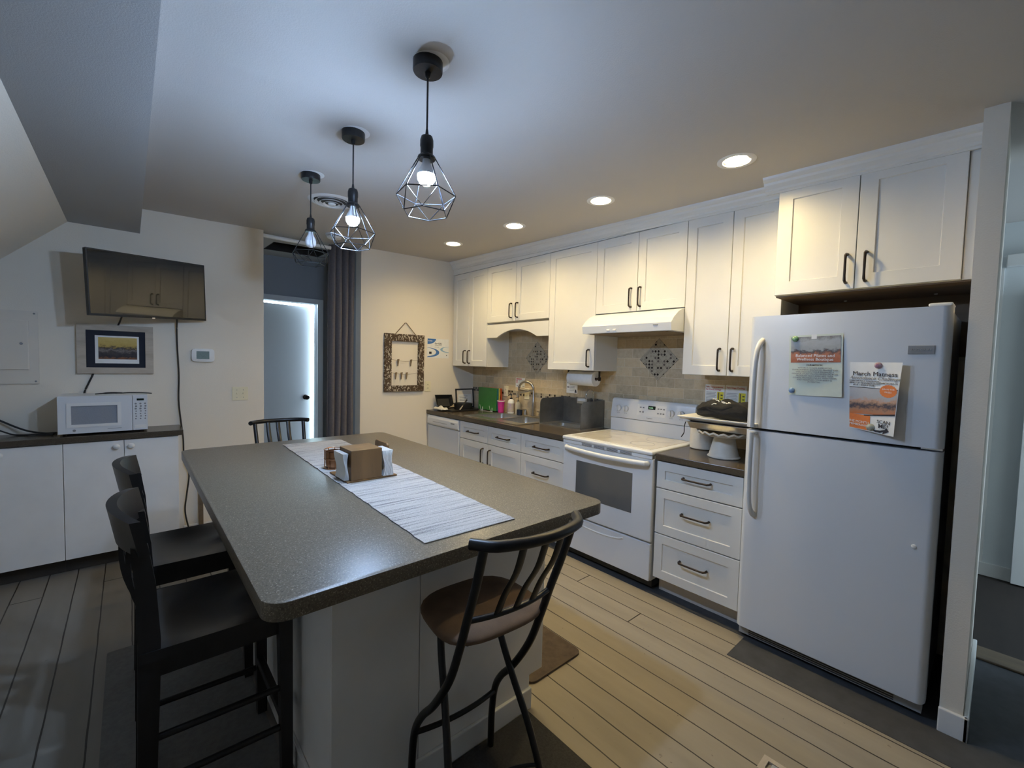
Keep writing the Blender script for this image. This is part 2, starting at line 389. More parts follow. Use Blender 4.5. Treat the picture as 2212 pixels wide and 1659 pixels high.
def thing(name, loc, label, cat, group=None):
    o = bpy.data.objects.new(name, None); o.empty_display_size = .05; o.location = loc; COL.objects.link(o)
    return tag(o, label, cat, group)
def dup(root, loc, rotz=None, label=None):
    def cp(o, par):
        c = o.copy(); COL.objects.link(c); c.parent = par
        for ch in list(o.children): cp(ch, c)
        return c
    r = cp(root, None); r.location = loc
    if rotz is not None: r.rotation_euler = (0, 0, rotz)
    if label: r['label'] = label
    return r
def struct(o): o['kind'] = 'structure'; return o

KX = lambda u, v, w: (w, u, v)             # faces -X (kitchen run): u along Y, v up, w depth
BY = lambda u, v, w: (u, w, v)             # faces -Y (back wall)
TOP = lambda u, v, w: (u, v, w)            # horizontal
def text(body, size, origin, face, m, parent, name, align='LEFT', bold=0.0, shear=0.0, depth=.0004, spacing=1.0):
    """printed lettering as flat mesh; face 'K' on planes facing -X, 'B' on planes facing -Y"""
    cu = bpy.data.curves.new(name, 'FONT'); cu.body = body; cu.size = size; cu.align_x = align; cu.align_y = 'CENTER'
    cu.extrude = depth; cu.offset = bold * size; cu.shear = shear; cu.resolution_u = 2; cu.space_line = spacing
    t = bpy.data.objects.new(name, cu); COL.objects.link(t)
    me = bpy.data.meshes.new_from_object(t.evaluated_get(bpy.context.evaluated_depsgraph_get()))
    bpy.data.objects.remove(t); bpy.data.curves.remove(cu)
    rot = Matrix(((0, 0, -1), (-1, 0, 0), (0, 1, 0))) if face == 'K' else Matrix(((1, 0, 0), (0, 0, -1), (0, 1, 0)))
    off = world_off(parent) if parent else Vector((0, 0, 0))
    me.transform(Matrix.Translation(Vector(origin) - off) @ rot.to_4x4())
    me.materials.clear(); me.materials.append(M[m])
    o = bpy.data.objects.new(name, me); COL.objects.link(o); o.parent = parent
    return o
def arc(c, r, a0, a1, n, plane='xz'):
    out = []
    for k in range(n + 1):
        a = R(a0 + (a1 - a0) * k / n); u, v = r * math.cos(a), r * math.sin(a)
        out.append(Vector(c) + Vector((u, 0, v) if plane == 'xz' else (0, u, v) if plane == 'yz' else (u, v, 0)))
    return out
def smooth_path(pts, n=6):
    P = [Vector(p) for p in pts]; P = [P[0] * 2 - P[1]] + P + [P[-1] * 2 - P[-2]]; out = []
    for i in range(1, len(P) - 2):
        for k in range(n):
            t = k / n; a, b, c, d = P[i - 1:i + 3]
            out.append(.5 * ((2 * b) + (c - a) * t + (2 * a - 5 * b + 4 * c - d) * t * t + (3 * b - a - 3 * c + d) * t ** 3))
    out.append(P[-2]); return out
def pull(parent, x, y0, y1, z0, z1, name='handle'):
    """dark bronze bar pull on a face at X=x; ends (y0,z0),(y1,z1)"""
    out = .032; a, b = Vector((x, y0, z0)), Vector((x, y1, z1)); d = (b - a).normalized(); ox = Vector((-out, 0, 0))
    p = [a, a + ox * .6, a + ox + d * .008, a + ox * 1.08 + d * .03, b + ox * 1.08 - d * .03, b + ox - d * .008, b + ox * .6, b]
    m = MB().tube(p, [.0075, .006, .0065, .0055, .0055, .0065, .006, .0075], 10, ref=(0, .6, .8))
    return m.build(name, 'bronze', parent, True)
# ------------------------------------------------------------------ the setting
def wall_block(name, x0, x1, y0, y1, m='wall', z0=0):
    lo = [(x0, y0, z0), (x1, y0, z0), (x1, y1, z0), (x0, y1, z0)]
    hi = [(x, y, ceil_z(x, y) + .02) for x, y, _ in lo]
    return struct(MB().hexa(lo, hi).build(name, m))
YB = 4.275; XW = 3.147
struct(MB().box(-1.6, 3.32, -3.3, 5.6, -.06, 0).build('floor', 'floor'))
struct(MB().slab([2.275, 2.50, 3.32], [-3.2, .865, 4.2], {(0, 1)}, .0005, .0025, TOP).build('floor.001', 'greyfloor'))
struct(MB().box(3.32, 4.80, -3.3, 2.1, -.06, 0).build('floor.002', 'hallfloor'))
struct(MB().box(3.255, 3.40, -1.6, .9, .001, .014, .005).build('trim_1', 'threshold'))
wall_block('light_block_wall', 3.30, 3.40, -3.3, -.9)  # unseen wall, added to keep hall window light out of the kitchen
# ceilings (the old house leans a little: they climb towards the back right)
CE = lambda u, v, w: (u, v, ceil_z(u, v) + w)
LAMP_X, LAMP_Y = 2.293, (.944, 1.779, 2.617, 3.480)
vy = [-3.3] + [q for y in LAMP_Y for q in (y - .055, y + .055)] + [4.40]
struct(MB().slab([-.31, LAMP_X - .055, LAMP_X + .055, 4.80], vy, {(1, 1), (1, 3), (1, 5), (1, 7)}, 0, .06, CE).build('ceiling', 'ceil'))
struct(MB().slab([.74, 1.055, 1.60, 1.95], [4.40, 4.70, 5.14, 5.60], {(1, 1)}, 0, .06, CE).build('ceiling.001', 'ceil'))
zc = lambda x, y: ceil_z(x, y)
hatch = MB()
hatch.slab([1.0552, 1.064, 1.591, 1.5998], [4.7002, 4.709, 5.131, 5.1398], {(1, 1)}, .001, .42, CE)
struct(hatch.build('trim_2', 'hatchdark'))
struct(MB().slab([1.03, 1.63], [4.67, 5.17], set(), .418, .44, CE).build('ceiling.002', 'hatchdark'))
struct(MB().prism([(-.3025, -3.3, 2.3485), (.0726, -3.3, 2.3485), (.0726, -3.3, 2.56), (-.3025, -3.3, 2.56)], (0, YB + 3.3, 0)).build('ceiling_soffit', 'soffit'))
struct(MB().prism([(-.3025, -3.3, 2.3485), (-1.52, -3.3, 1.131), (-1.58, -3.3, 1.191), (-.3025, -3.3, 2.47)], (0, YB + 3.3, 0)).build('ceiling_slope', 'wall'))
struct(MB().box(-1.62, -1.50, -3.3, YB, 0, 1.25).build('wall_left', 'wall'))
wall_block('wall_back', -1.62, .881, YB, YB + .13)
wall_block('wall_back.001', 1.740, 3.25, YB, YB + .13)
wall_block('wall_right', XW, XW + .105, .107, YB)
wall_block('wall_partition', 2.482, XW + .105, .0388, .107)
wall_block('wall_hall', 4.676, 4.78, -3.3, 2.1, 'wall_hall')
wall_block('wall_hall.001', 3.25, 4.78, 2.1, 2.2, 'wall_hall')
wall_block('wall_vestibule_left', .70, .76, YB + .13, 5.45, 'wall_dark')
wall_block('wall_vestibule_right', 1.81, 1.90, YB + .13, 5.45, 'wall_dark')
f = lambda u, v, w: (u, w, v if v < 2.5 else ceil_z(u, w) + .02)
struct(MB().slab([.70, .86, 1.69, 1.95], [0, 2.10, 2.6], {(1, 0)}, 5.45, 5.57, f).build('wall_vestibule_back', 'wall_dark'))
f = lambda u, v, w: (u, w, v if v < 2.4 else ceil_z(u, w) + .02)
struct(MB().slab([-1.62, -.6, 1.0, 3.55, 4.55, 4.80], [0, .2, 1.0, 2.0, 2.2, 2.5], {(3, 1), (3, 2), (3, 3)}, -3.3, -3.2, f).build('wall_rear', 'wall'))
for i, (a, b, za, zb) in enumerate(((3.55, 4.55, .2, 2.2),)):
    c = (a + b) / 2
    struct(MB().slab([a, a + .05, c - .02, c + .02, b - .05, b], [za, za + .05, zb - .05, zb], {(1, 1), (3, 1)}, -3.29, -3.22, BY).build('window_%d' % (i + 1), 'trim'))
# door at the back of the little hall, standing ajar, and its casing
struct(MB().slab([.80, .862, 1.688, 1.75], [0, 2.098, 2.155], {(1, 0)}, 5.425, 5.452, BY).build('trim_3', 'trim'))
dr = thing('door_1', (.872, 5.50, 0), None, None); struct(dr)
MB().box(.872, 1.672, 5.50, 5.54, .008, 2.075, .002).build('door_slab', 'trim', dr)
k = MB().lathe([(.030, 0), (.030, -.006), (.012, -.012), (.011, -.036), (.026, -.042), (.030, -.056), (.022, -.068), (.006, -.071)], (1.612, 5.50, .985), 16, 'y')
k.build('door_knob', 'bronze', dr, True)
dr.rotation_euler = (0, 0, R(9))
# yard seen through the gap
struct(MB().box(-3, 7, 5.62, 14, -.30, -.25).build('ground_outdoor', 'ground'))
# baseboards
struct(MB().box(.31, .881, YB - .014, YB, 0, .10, .003).build('baseboard_back', 'trim'))
struct(MB().box(1.74, 2.52, YB - .014, YB, 0, .10, .003).build('baseboard_back.001', 'trim'))
bb = MB().box(2.468, 2.484, .022, .109, 0, .10, .004)
bb.box(2.468, 3.258, .022, .038, 0, .10, .004)
struct(bb.build('baseboard_partition', 'trim'))
struct(MB().box(4.660, 4.676, -.12, 2.1, 0, .095, .003).build('baseboard_hall', 'trim'))
struct(MB().box(4.60, 4.676, -1.6, .034, 2.222, 2.302, .004).build('trim_4', 'trim'))
hd = thing('hall_door', (4.62, -.10, 0), 'plain white door at far right in the dark hallway beyond the refrigerator', 'door')
MB().box(4.60, 4.64, -.93, -.10, .012, 2.03, .002).build('door_slab', 'trim', hd)
k = MB().lathe([(.028, 0), (.028, -.006), (.012, -.012), (.011, -.036), (.026, -.042), (.030, -.056), (.022, -.068), (.006, -.071)], (4.60, -.86, .98), 14, 'x')
k.build('door_knob', 'bronze', hd, True)
# pale panel line in the hallway
struct(MB().box(4.668, 4.676, .04, .06, .095, 2.222, .002).build('trim_5', 'trim'))
# support moulding on the back wall behind the island, tan
struct(MB().box(.405, .437, YB - .03, YB - .0145, 0.0, .58, .004).build('trim_6', 'threshold'))

# ------------------------------------------------------------------ backsplash
bs = MB().box(3.139, XW, .9, YB, .914, 1.80); struct(bs.build('backsplash', 'tile'))
def diamond(y, z):
    s = .118
    o = MB().box(-.003, .003, -s, s, -s, s).build('mosaic_inset', 'mosaic'); o.location = (3.138, y, z); o.rotation_euler = (R(45), 0, 0)
    return o
tag(diamond(3.176, 1.520), 'diamond of tiny dark mosaic tiles under the arched valance', 'tile inset', 'mosaic diamonds in the backsplash')
tag(diamond(1.815, 1.518), 'diamond of tiny dark mosaic tiles on the wall above the white stove', 'tile inset', 'mosaic diamonds in the backsplash')
o = MB().box(-.003, .003, -.96, .96, -.0235, .0235).build('mosaic_border', 'mosaicband'); o.location = (3.138, 3.30, 1.139)
tag(o, 'thin horizontal band of small mosaic tiles along the sink wall', 'tile border')

# ------------------------------------------------------------------ upper cabinets
XU = 2.8228; ZB = 1.4139; ZT = 2.4476
def wall_cab(name, label, y0, y1, z0, z1, doors, group='white wall cabinets along the kitchen wall', xf=XU, back=XW - .009, rail=.062):
    """doors: list of (y_lo, y_hi, handle_y or None)"""
    t = thing(name, (back, (y0 + y1) / 2, z0), label, 'cabinet', group)
    MB().box(xf + .022, back, y0 + .001, y1 - .001, z0, z1 + .004, .0015).build('cabinet_box', 'cab', t)
    for a, b, hy in doors:
        d = MB().shaker(a + .0018, b - .0018, z0 + .002, z1 - .002, rail, xf, .0205, .009, KX).build('door', 'cab', t)
        if hy is not None: pull(d, xf, hy, hy, z0 + .034, z0 + .172)
    return t
wall_cab('wall_cabinet', 'tall narrow white wall cabinet in the corner, left of the arched valance', 3.6234, 4.266, ZB, ZT, [(3.943, 4.25, 3.998), (3.6234, 3.943, 3.918)])
wall_cab('wall_cabinet', 'short white double-door wall cabinet directly above the arched valance', 2.7219, 3.6234, 1.872, ZT, [(3.1746, 3.6234, 3.232), (2.7219, 3.1746, 3.142)])
wall_cab('wall_cabinet', 'tall white single-door wall cabinet with the paper towel roll beneath', 2.2038, 2.7219, ZB, ZT, [(2.2038, 2.7219, 2.257)])
wall_cab('wall_cabinet', 'short white double-door wall cabinet directly above the range hood', 1.454, 2.2038, 1.869, ZT, [(1.8286, 2.2038, 1.877), (1.454, 1.8286, 1.799)])
wall_cab('wall_cabinet', 'tall white double-door wall cabinet between the range hood and the refrigerator', .872, 1.454, ZB, ZT, [(1.1611, 1.454, 1.207), (.872, 1.1611, 1.128)])
t = wall_cab('refrigerator_cabinet', 'deep white double-door cabinet above the refrigerator', .112, .872 - .002, 1.869, ZT, [(.514, .868, .548), (.146, .514, .472)], xf=2.677, rail=.068)
MB().box(2.690, 2.70, .112, .145, 1.869, ZT, .001).build('side_stile', 'cab', t)
MB().box(2.705, 3.13, .115, .865, 1.862, 1.8685).build('underside_panel', 'woodbrown', t)
for y, x in ((.62, 3.05), (.25, 3.03)):
    MB().lathe([(.007, 0), (.007, -.003), (.003, -.004)], (x, y, 1.862), 10).build('screw_cap', 'plwhite', t)
# brown wall above the refrigerator, hidden bracket
struct(MB().box(3.128, XW, .112, .87, 1.55, 1.866).build('trim_7', 'woodbrown'))
# arched valance board
pts = [(2.8238, 3.6224, 1.852), (2.8238, 3.6224, 1.717), (2.8238, 3.455, 1.717)]
for k in range(0, 17):
    a = k / 16; y = 3.455 + (2.875 - 3.455) * a
    pts.append((2.8238, y, 1.717 + .076 * math.sin(math.pi * a) ** .85))
pts += [(2.8238, 2.875, 1.717), (2.8238, 2.7229, 1.717), (2.8238, 2.7229, 1.852)]
pts = [p for i, p in enumerate(pts) if i == 0 or (Vector(p) - Vector(pts[i - 1])).length > 1e-4]
v = MB().prism(pts, (.019, 0, 0)).build('valance', 'cab')
tag(v, 'white valance board with an arched lower edge above the sink', 'valance')
# frieze and crown moulding up to the sloping ceiling
def crown(name, x, y0, y1, zbot):
    m = MB()
    for a, b in ((y0, y1),):
        lo = [(x + .004, a, zbot), (x + .03, a, zbot), (x + .03, b, zbot), (x + .004, b, zbot)]
        m.hexa(lo, [(p[0], p[1], ceil_z(p[0], p[1])) for p in lo])
    prof = [(.004, -.085), (-.008, -.085), (-.008, -.074), (-.014, -.070), (-.016, -.058), (-.030, -.040), (-.034, -.028), (-.044, -.022), (-.052, -.012), (-.056, 0), (.004, 0)]
    a = [m.bm.verts.new((x + dx, y0, ceil_z(x + dx, y0) + dz)) for dx, dz in prof]
    b = [m.bm.verts.new((x + dx, y1, ceil_z(x + dx, y1) + dz)) for dx, dz in prof]
    n = len(prof); fs = [m.bm.faces.new(a), m.bm.faces.new(b[::-1])]
    for i in range(n): fs.append(m.bm.faces.new((a[i], b[i], b[(i + 1) % n], a[(i + 1) % n])))
    return m.build(name, 'cab')
struct(crown('trim_8', XU, .872, YB - .002, ZT + .004))
struct(crown('trim_9', 2.677, .108, .935, ZT + .004))

# ------------------------------------------------------------------ range hood
t = thing('range_hood', (XW - .009, 1.829, 1.70), 'white range hood with a sloping front above the stove', 'range hood')
pf = [(3.13, 1.867), (2.845, 1.867), (2.80, 1.858), (2.745, 1.835), (2.69, 1.796), (2.655, 1.758), (2.665, 1.703), (3.13, 1.703)]
m = MB(); a = [(x, 1.4565, z) for x, z in pf]; m.prism(a, (0, .744, 0), .002); m.build('hood_body', 'appl', t)
MB().box(2.70, 3.09, 1.50, 2.16, 1.6995, 1.7035).build('filter_panel', 'hoodunder', t)
fx = lambda z: 2.655 + (1.758 - z) / .055 * .010
MB().box(2.6545, 2.666, 1.552, 1.588, 1.741, 1.7475).build('badge', 'greyink', t)
for y in (1.90, 1.955):
    MB().box(2.655, 2.668, y - .014, y + .014, 1.717, 1.729, .002).build('switch', 'plwhite', t)

# ------------------------------------------------------------------ base cabinets
XB = 2.5138; XD = XW - .009
def base_cab(label, y0, y1, rows, group='white base cabinets along the kitchen wall', toe='wall', top=.873):
    """rows: list of (kind, z_lo, z_hi, [(y_lo, y_hi, handle)])"""
    t = thing('base_cabinet', (XD, (y0 + y1) / 2, 0), label, 'cabinet', group)
    MB().box(XB + .022, XD, y0 + .001, y1 - .001, .112, top).build('cabinet_box', 'cab', t)
    MB().box(XB + .085, XB + .10, y0 + .002, y1 - .002, .003, .112).build('toe_kick', toe, t)
    for kind, z0, z1, cells in rows:
        for a, b, h in cells:
            d = MB().shaker(a + .002, b - .002, z0 + .002, z1 - .002, .055 if kind == 'drawer' else .06, XB, .0205, .008, KX).build(kind, 'cab', t)
            if kind == 'drawer': c = (a + b) / 2; pull(d, XB, c + .082, c - .082, h, h)
            else: pull(d, XB, h, h, z1 - .19, z1 - .05)
    return t
base_cab('white sink base cabinet with two drawers above two doors, right of the dishwasher', 2.7144, 3.6299,
         [('drawer', .697, .868, [(3.1739, 3.6299, .778), (2.7144, 3.1739, .785)]), ('door', .113, .694, [(3.1739, 3.6299, 3.238), (2.7144, 3.1739, 3.13)])], top=.73)
base_cab('white drawer cabinet between the sink cabinet and the stove', 2.212, 2.7144,
         [('drawer', .697, .868, [(2.212, 2.7144, .778)]), ('drawer', .405, .694, [(2.212, 2.7144, .560)]), ('drawer', .113, .402, [(2.212, 2.7144, .27)])], top=.77)
base_cab('white three-drawer cabinet between the stove and the refrigerator', .912, 1.434,
         [('drawer', .697, .868, [(.912, 1.434, .790)]), ('drawer', .405, .694, [(.912, 1.434, .568)]), ('drawer', .113, .402, [(.912, 1.434, .274)])], toe='ceil')
# ------------------------------------------------------------------ dishwasher
t = thing('dishwasher', (XD, 3.95, 0), 'white dishwasher under the counter at the corner', 'dishwasher')
MB().box(XB + .02, XD, 3.640, 4.240, .10, .868).build('tub_case', 'applgrey', t)
MB().box(XB - .004, XB + .022, 3.642, 4.238, .108, .752, .004).build('door', 'appl', t)
pn = MB().prism([(XB - .004, 4.238, .757), (XB - .022, 4.238, .775), (XB - .022, 4.238, .835), (XB - .010, 4.238, .866), (XB + .022, 4.238, .866), (XB + .022, 4.238, .757)], (0, -.596, 0), .003).build('control_panel', 'appl', t)
MB().box(XB - .0235, XB - .020, 3.70, 3.77, .812, .826, .002).build('buttons', 'greyink', pn)
MB().box(XB - .0235, XB - .020, 3.84, 4.12, .80, .803).build('button_row', 'greyink', pn)
MB().box(XB + .06, XB + .08, 3.642, 4.238, .004, .10).build('toe_panel', 'gasket', t)
tag(MB().box(XB + .004, XD, 4.241, 4.262, 0, .874).build('end_panel', 'cab'), 'narrow white filler panel between dishwasher and back wall', 'panel')

# ------------------------------------------------------------------ countertops
XC = 2.498
ct = MB().slab([XC, 2.66, 2.86, 3.035, 3.139], [2.2105, 2.385, 2.72, 2.868, 3.213, 3.247, 3.592, 4.272], {(2, 1), (1, 3), (2, 3), (1, 5), (2, 5)}, .875, .914, TOP)
c = ct.build('countertop', 'counter2'); tag(c, 'long brown laminate countertop holding both sinks', 'countertop')
tag(MB().box(XC, 3.139, .908, 1.4385, .875, .914, .004).build('countertop', 'counter2'), 'short brown laminate countertop between stove and refrigerator', 'countertop')
# ------------------------------------------------------------------ sinks and taps
def basin(m, x0, x1, y0, y1, z0, depth, t=.002):
    """open rounded bowl hanging below z0"""
    def ring(ix, z, r):
        out = []
        for cx, cy, a0 in ((x1 - ix - r, y1 - ix - r, 0), (x0 + ix + r, y1 - ix - r, 90), (x0 + ix + r, y0 + ix + r, 180), (x1 - ix - r, y0 + ix + r, 270)):
            for k in range(6):
                a = R(a0 + 90 * k / 5); out.append(m.bm.verts.new((cx + r * math.cos(a), cy + r * math.sin(a), z)))
        return out
    rs = [ring(-.006, z0, .05), ring(0, z0 - .002, .05), ring(.004, z0 - depth * .75, .055), ring(.02, z0 - depth * .96, .06), ring(.06, z0 - depth, .05)]
    for A, B in zip(rs, rs[1:]):
        n = len(A)
        for k in range(n): m.bm.faces.new((A[k], A[(k + 1) % n], B[(k + 1) % n], B[k]))
    m.bm.faces.new(rs[-1])
t = thing('double_sink', (2.84, 3.23, .914), 'double bowl stainless steel sink set into the long brown countertop', 'sink')
m = MB().slab([2.565, 2.668, 3.028, 3.115], [2.818, 2.874, 3.207, 3.253, 3.586, 3.648], {(1, 1), (1, 3)}, .9145, .919, TOP)
m.build('rim', 'steel', t)
for y0, y1 in ((2.870, 3.211), (3.249, 3.590)):
    m = MB(); basin(m, 2.664, 3.032, y0, y1, .918, .17); m.build('bowl', 'steel', t, True)
t = thing('kitchen_faucet', (3.075, 3.15, .919), 'tall brushed gooseneck faucet with two lever handles behind the double sink', 'faucet')
MB().box(3.05, 3.10, 3.02, 3.29, .9195, .931, .006).build('base_plate', 'nickel', t)
p = [(3.075, 3.15, .931), (3.075, 3.15, 1.0), (3.075, 3.15, 1.18)] + arc((3.075 - .0, 3.235, 1.19), .085, 0, 180, 12, 'yz')
p = [Vector((3.075 - .05 * max(0, (q[1] - 3.15) / .17), q[1], q[2])) for q in p] + [Vector((3.022, 3.322, 1.155)), Vector((3.02, 3.323, 1.115))]
MB().tube(p, [.021, .0155] + [.0135] * (len(p) - 4) + [.0145, .018], 14, ref=(1, 0, 0)).build('spout', 'nickel', t, True)
for y in (3.045, 3.265):
    m = MB().lathe([(.022, .931), (.020, .95), (.013, .975), (.012, .985), (.004, .99)], (3.075, y, 0), 14)
    m.tube([(3.075, y, .978), (3.045, y + .01 * (1 if y > 3.15 else -1), .985), (3.01, y + .015 * (1 if y > 3.15 else -1), .990)], [.007, .006, .005], 8)
    m.build('lever', 'nickel', t, True)
t = thing('hand_sink', (2.97, 2.555, .914), 'small stainless hand sink boxed in by steel splash guards beside the stove', 'sink')
MB().slab([2.812, 2.862, 3.030, 3.134], [2.312, 2.392, 2.713, 2.800], {(1, 1)}, .9145, .921, TOP).build('rim', 'steel', t)
m = MB(); basin(m, 2.863, 3.032, 2.388, 2.717, .920, .13); m.build('bowl', 'steel', t, True)
def guard(y):
    pts = [(2.815, y, .922), (2.815, y, 1.105)] + [q for q in [Vector((2.86, y, 1.105)) + Vector((.045 * math.cos(R(a)), 0, .045 * math.sin(R(a)))) for a in (180, 160, 140, 120, 105, 90)]][1:] + [(3.132, y, 1.155), (3.132, y, .922)]
    return MB().prism(pts, (0, .003, 0)).build('splash_guard', 'steeldark', t)
guard(2.314); guard(2.792)
MB().box(3.129, 3.133, 2.318, 2.791, .922, 1.155).build('back_panel', 'steeldark', t)
hf = thing('hand_faucet', (3.08, 2.43, .92), 'slim chrome gooseneck tap over the boxed-in hand sink', 'faucet')
p = [Vector((3.09, 2.40, .922)), Vector((3.09, 2.40, 1.19))] + [Vector((3.09 - .055 + .055 * math.cos(R(a)), 2.40 + .0 , 1.19 + .055 * math.sin(R(a)))) for a in range(15, 181, 15)] + [Vector((2.98, 2.40, 1.165))]
MB().tube(p, .0065, 10, ref=(0, 1, 0)).build('spout', 'chrome', hf, True)
MB().box(3.03, 3.085, 2.43, 2.545, 1.115, 1.165, .004).build('control_box', 'steel', hf)
MB().box(3.0285, 3.0297, 2.445, 2.53, 1.138, 1.160).build('white_sticker', 'paper', hf)
m = MB().lathe([(.016, 0), (.016, -.02), (.010, -.028), (.008, -.05)], (3.085, 2.40, 1.03), 12, 'x'); m.build('valve_knob', 'chrome', hf, True)

# ------------------------------------------------------------------ stove
t = thing('stove', (XD, 1.825, 0), 'white electric stove with glass cooktop between the two counters', 'stove')
y0, y1 = 1.4445, 2.2065
MB().box(2.515, XD, y0 + .004, y1 - .004, .075, .895).build('body', 'appl', t)
MB().box(2.56, 3.09, y0 + .02, y1 - .02, .012, .075).build('base', 'gasket', t)
m = MB().box(2.470, 3.10, y0, y1, .897, .924, .010, 3); m.build('cooktop_frame', 'appl', t, True)
g = MB().box(2.525, 3.045, y0 + .045, y1 - .045, .9235, .9262, .001).build('glass_top', 'cooktop', t)
for x, y, r in ((2.67, 1.64, .085), (2.67, 2.02, .105), (2.91, 1.64, .105), (2.91, 2.02, .08)):
    MB().lathe([(r, 0), (r, .0004), (r - .006, .0004), (r - .006, 0)], (x, y, .9262), 32, cap=False).build('burner_ring', 'greyink', g)
d = MB().box(2.487, 2.516, y0 + .002, y1 - .002, .335, .872, .006).build('oven_door', 'appl', t)
MB().box(2.4845, 2.488, 1.592, 2.072, .488, .755, .0012).build('window', 'ovenglass', d)
hp = [(2.487, 2.155, .845), (2.468, 2.158, .845)] + [(2.455 - .022 * math.sin(math.pi * k / 12), 2.15 - .665 * k / 12, .843 - .006 * math.sin(math.pi * k / 12)) for k in range(13)] + [(2.468, 1.478, .843), (2.487, 1.480, .843)]
MB().tube(hp, .015, 12, flat=1.15).build('handle', 'appl', d, True)
MB().box(2.4795, 2.488, y0 + .006, y1 - .006, .8735, .8945).build('vent_strip', 'appl', t)
for k in range(3):
    for a in range(4):
        MB().box(2.4785, 2.4805, 1.60 + a * .11, 1.69 + a * .11, .8755 + k * .0062, .8787 + k * .0062).build('vent_slot', 'gasket', t)
d = MB().box(2.492, 2.516, y0 + .004, y1 - .004, .078, .322, .005).build('storage_drawer', 'appl', t)
gp = [(2.491, 2.09 - .44 * k / 14, .300 - .030 * math.sin(math.pi * k / 14) ** .5) for k in range(15)]
MB().tube(gp, .006, 8).build('finger_lip', 'appl', d, True)
b = MB().box(3.055, 3.137, y0 + .02, y1 - .02, .924, 1.03, .004).build('backguard', 'appl', t)
MB().box(3.062, 3.137, y0 + .02, y1 - .02, 1.012, 1.030).build('shadow_gap', 'applgrey', b)
pz = [(3.050, 1.033), (3.072, 1.175), (3.085, 1.192), (3.135, 1.192), (3.135, 1.033)]
cp = MB().prism([(x, y0 + .018, z) for x, z in pz], (0, y1 - y0 - .036, 0), .006).build('control_panel', 'appl', t, True)
px = lambda z: 3.050 + (z - 1.033) / .142 * .022
def plate(y_hi, y_lo, z_lo, z_hi, off, m, name, par, th=.001):
    lo = [(px(z_lo) - off, y_hi, z_lo), (px(z_lo) - off, y_lo, z_lo), (px(z_hi) - off, y_lo, z_hi), (px(z_hi) - off, y_hi, z_hi)]
    return MB().prism(lo, (th, 0, 0)).build(name, m, par)
pl = plate(1.940, 1.690, 1.072, 1.160, .0012, 'plwhite', 'keypad', cp)
plate(1.843, 1.781, 1.125, 1.152, .0022, 'ledgreen', 'display', pl)
text('12:06', .017, (px(1.138) - .0035, 1.838, 1.138), 'K', 'led', pl, 'clock_digits')
for y in (1.91, 1.885, 1.755, 1.732, 1.709):
    for z in (1.135, 1.100):
        plate(y + .007, y - .007, z - .005, z + .005, .0022, 'greyink', 'key', pl)
text('Frigidaire', .014, (px(1.055) - .0015, 1.85, 1.056), 'K', 'greyink', cp, 'brand_lettering', shear=.2)
for y in (2.115, 2.045, 1.645, 1.565):
    z = 1.112; o = MB().lathe([(.027, 0), (.026, -.014), (.022, -.018), (.004, -.019)], (px(z) - .0002, y, z), 20, 'x')
    o.box(px(z) - .030, px(z) - .017, y - .005, y + .005, z - .022, z + .022, .002)
    kn = o.build('knob', 'appl', cp, True)
    text('LO  HI', .009, (px(1.072) - .0015, y, 1.074), 'K', 'greyink', cp, 'knob_marking', 'CENTER')

# ------------------------------------------------------------------ refrigerator
t = thing('refrigerator', (2.83, .527, 0), 'tall white top-freezer refrigerator with two flyers on its door', 'refrigerator')
y0, y1 = .1492, .905; XF = 2.462
MB().box(2.548, 3.11, y0 + .008, y1 - .008, .035, 1.728, .004).build('case', 'applgrey', t)
MB().box(2.533, 2.549, y0 + .012, y1 - .012, .06, 1.72).build('gasket', 'gasket', t)
def rounded_door(z0, z1, name):
    q = [(2.533, y1)]
    for k in range(9):
        a = R(90 * k / 8); q.append((XF + .045 - .045 * math.sin(a), y1 - .030 + .030 * math.cos(a)))
    for k in range(9):
        a = R(90 * k / 8); q.append((XF + .045 - .045 * math.cos(a), y0 + .030 - .030 * math.sin(a)))
    q.append((2.533, y0))
    m = MB(); m.prism([(x, y, z0) for x, y in q], (0, 0, z1 - z0)); return m.build(name, 'appl', t, True)
fz = rounded_door(1.156, 1.737, 'freezer_door'); fd = rounded_door(.075, 1.142, 'fridge_door')
def grip(path, par):
    MB().tube(smooth_path(path, 5), .0165, 12, ref=(0, 1, 0), flat=.75).build('handle', 'plwhite', par, True)
grip([(2.468, .838, 1.612), (2.435, .842, 1.590), (2.412, .848, 1.53), (2.408, .852, 1.40), (2.408, .852, 1.25), (2.410, .852, 1.165)], fz)
grip([(2.410, .852, 1.138), (2.408, .852, 1.05), (2.408, .852, .90), (2.413, .848, .77), (2.437, .842, .715), (2.468, .838, .695)], fd)
MB().box(2.425, 2.468, .838, .866, 1.160, 1.178, .004).build('handle_mount', 'plwhite', fz)
MB().box(2.425, 2.468, .838, .866, 1.122, 1.138, .004).build('handle_mount', 'plwhite', fd)
bd = MB().box(XF - .004, XF + .001, .194, .276, 1.542, 1.578, .0015).build('brand_badge', 'greyink', fz)
text('FRIGIDAIRE', .0125, (XF - .0045, .235, 1.560), 'K', 'chrome', bd, 'brand_lettering', 'CENTER')
MB().lathe([(.009, 0), (.008, -.005), (.003, -.007)], (XF, .215, .736), 12, 'x').build('plug', 'plwhite', fd, True)
MB().box(2.475, 2.60, y0 + .002, y0 + .075, 1.738, 1.752, .006).build('hinge_cover', 'plwhite', t)
MB().box(2.50, 2.53, y0 + .002, y0 + .07, 1.1435, 1.1548, .002).build('hinge_plate', 'chrome', t)
gr = MB().box(2.500, 2.545, y0 + .01, y1 - .01, .020, .070, .002).build('base_grille', 'applgrey', t)
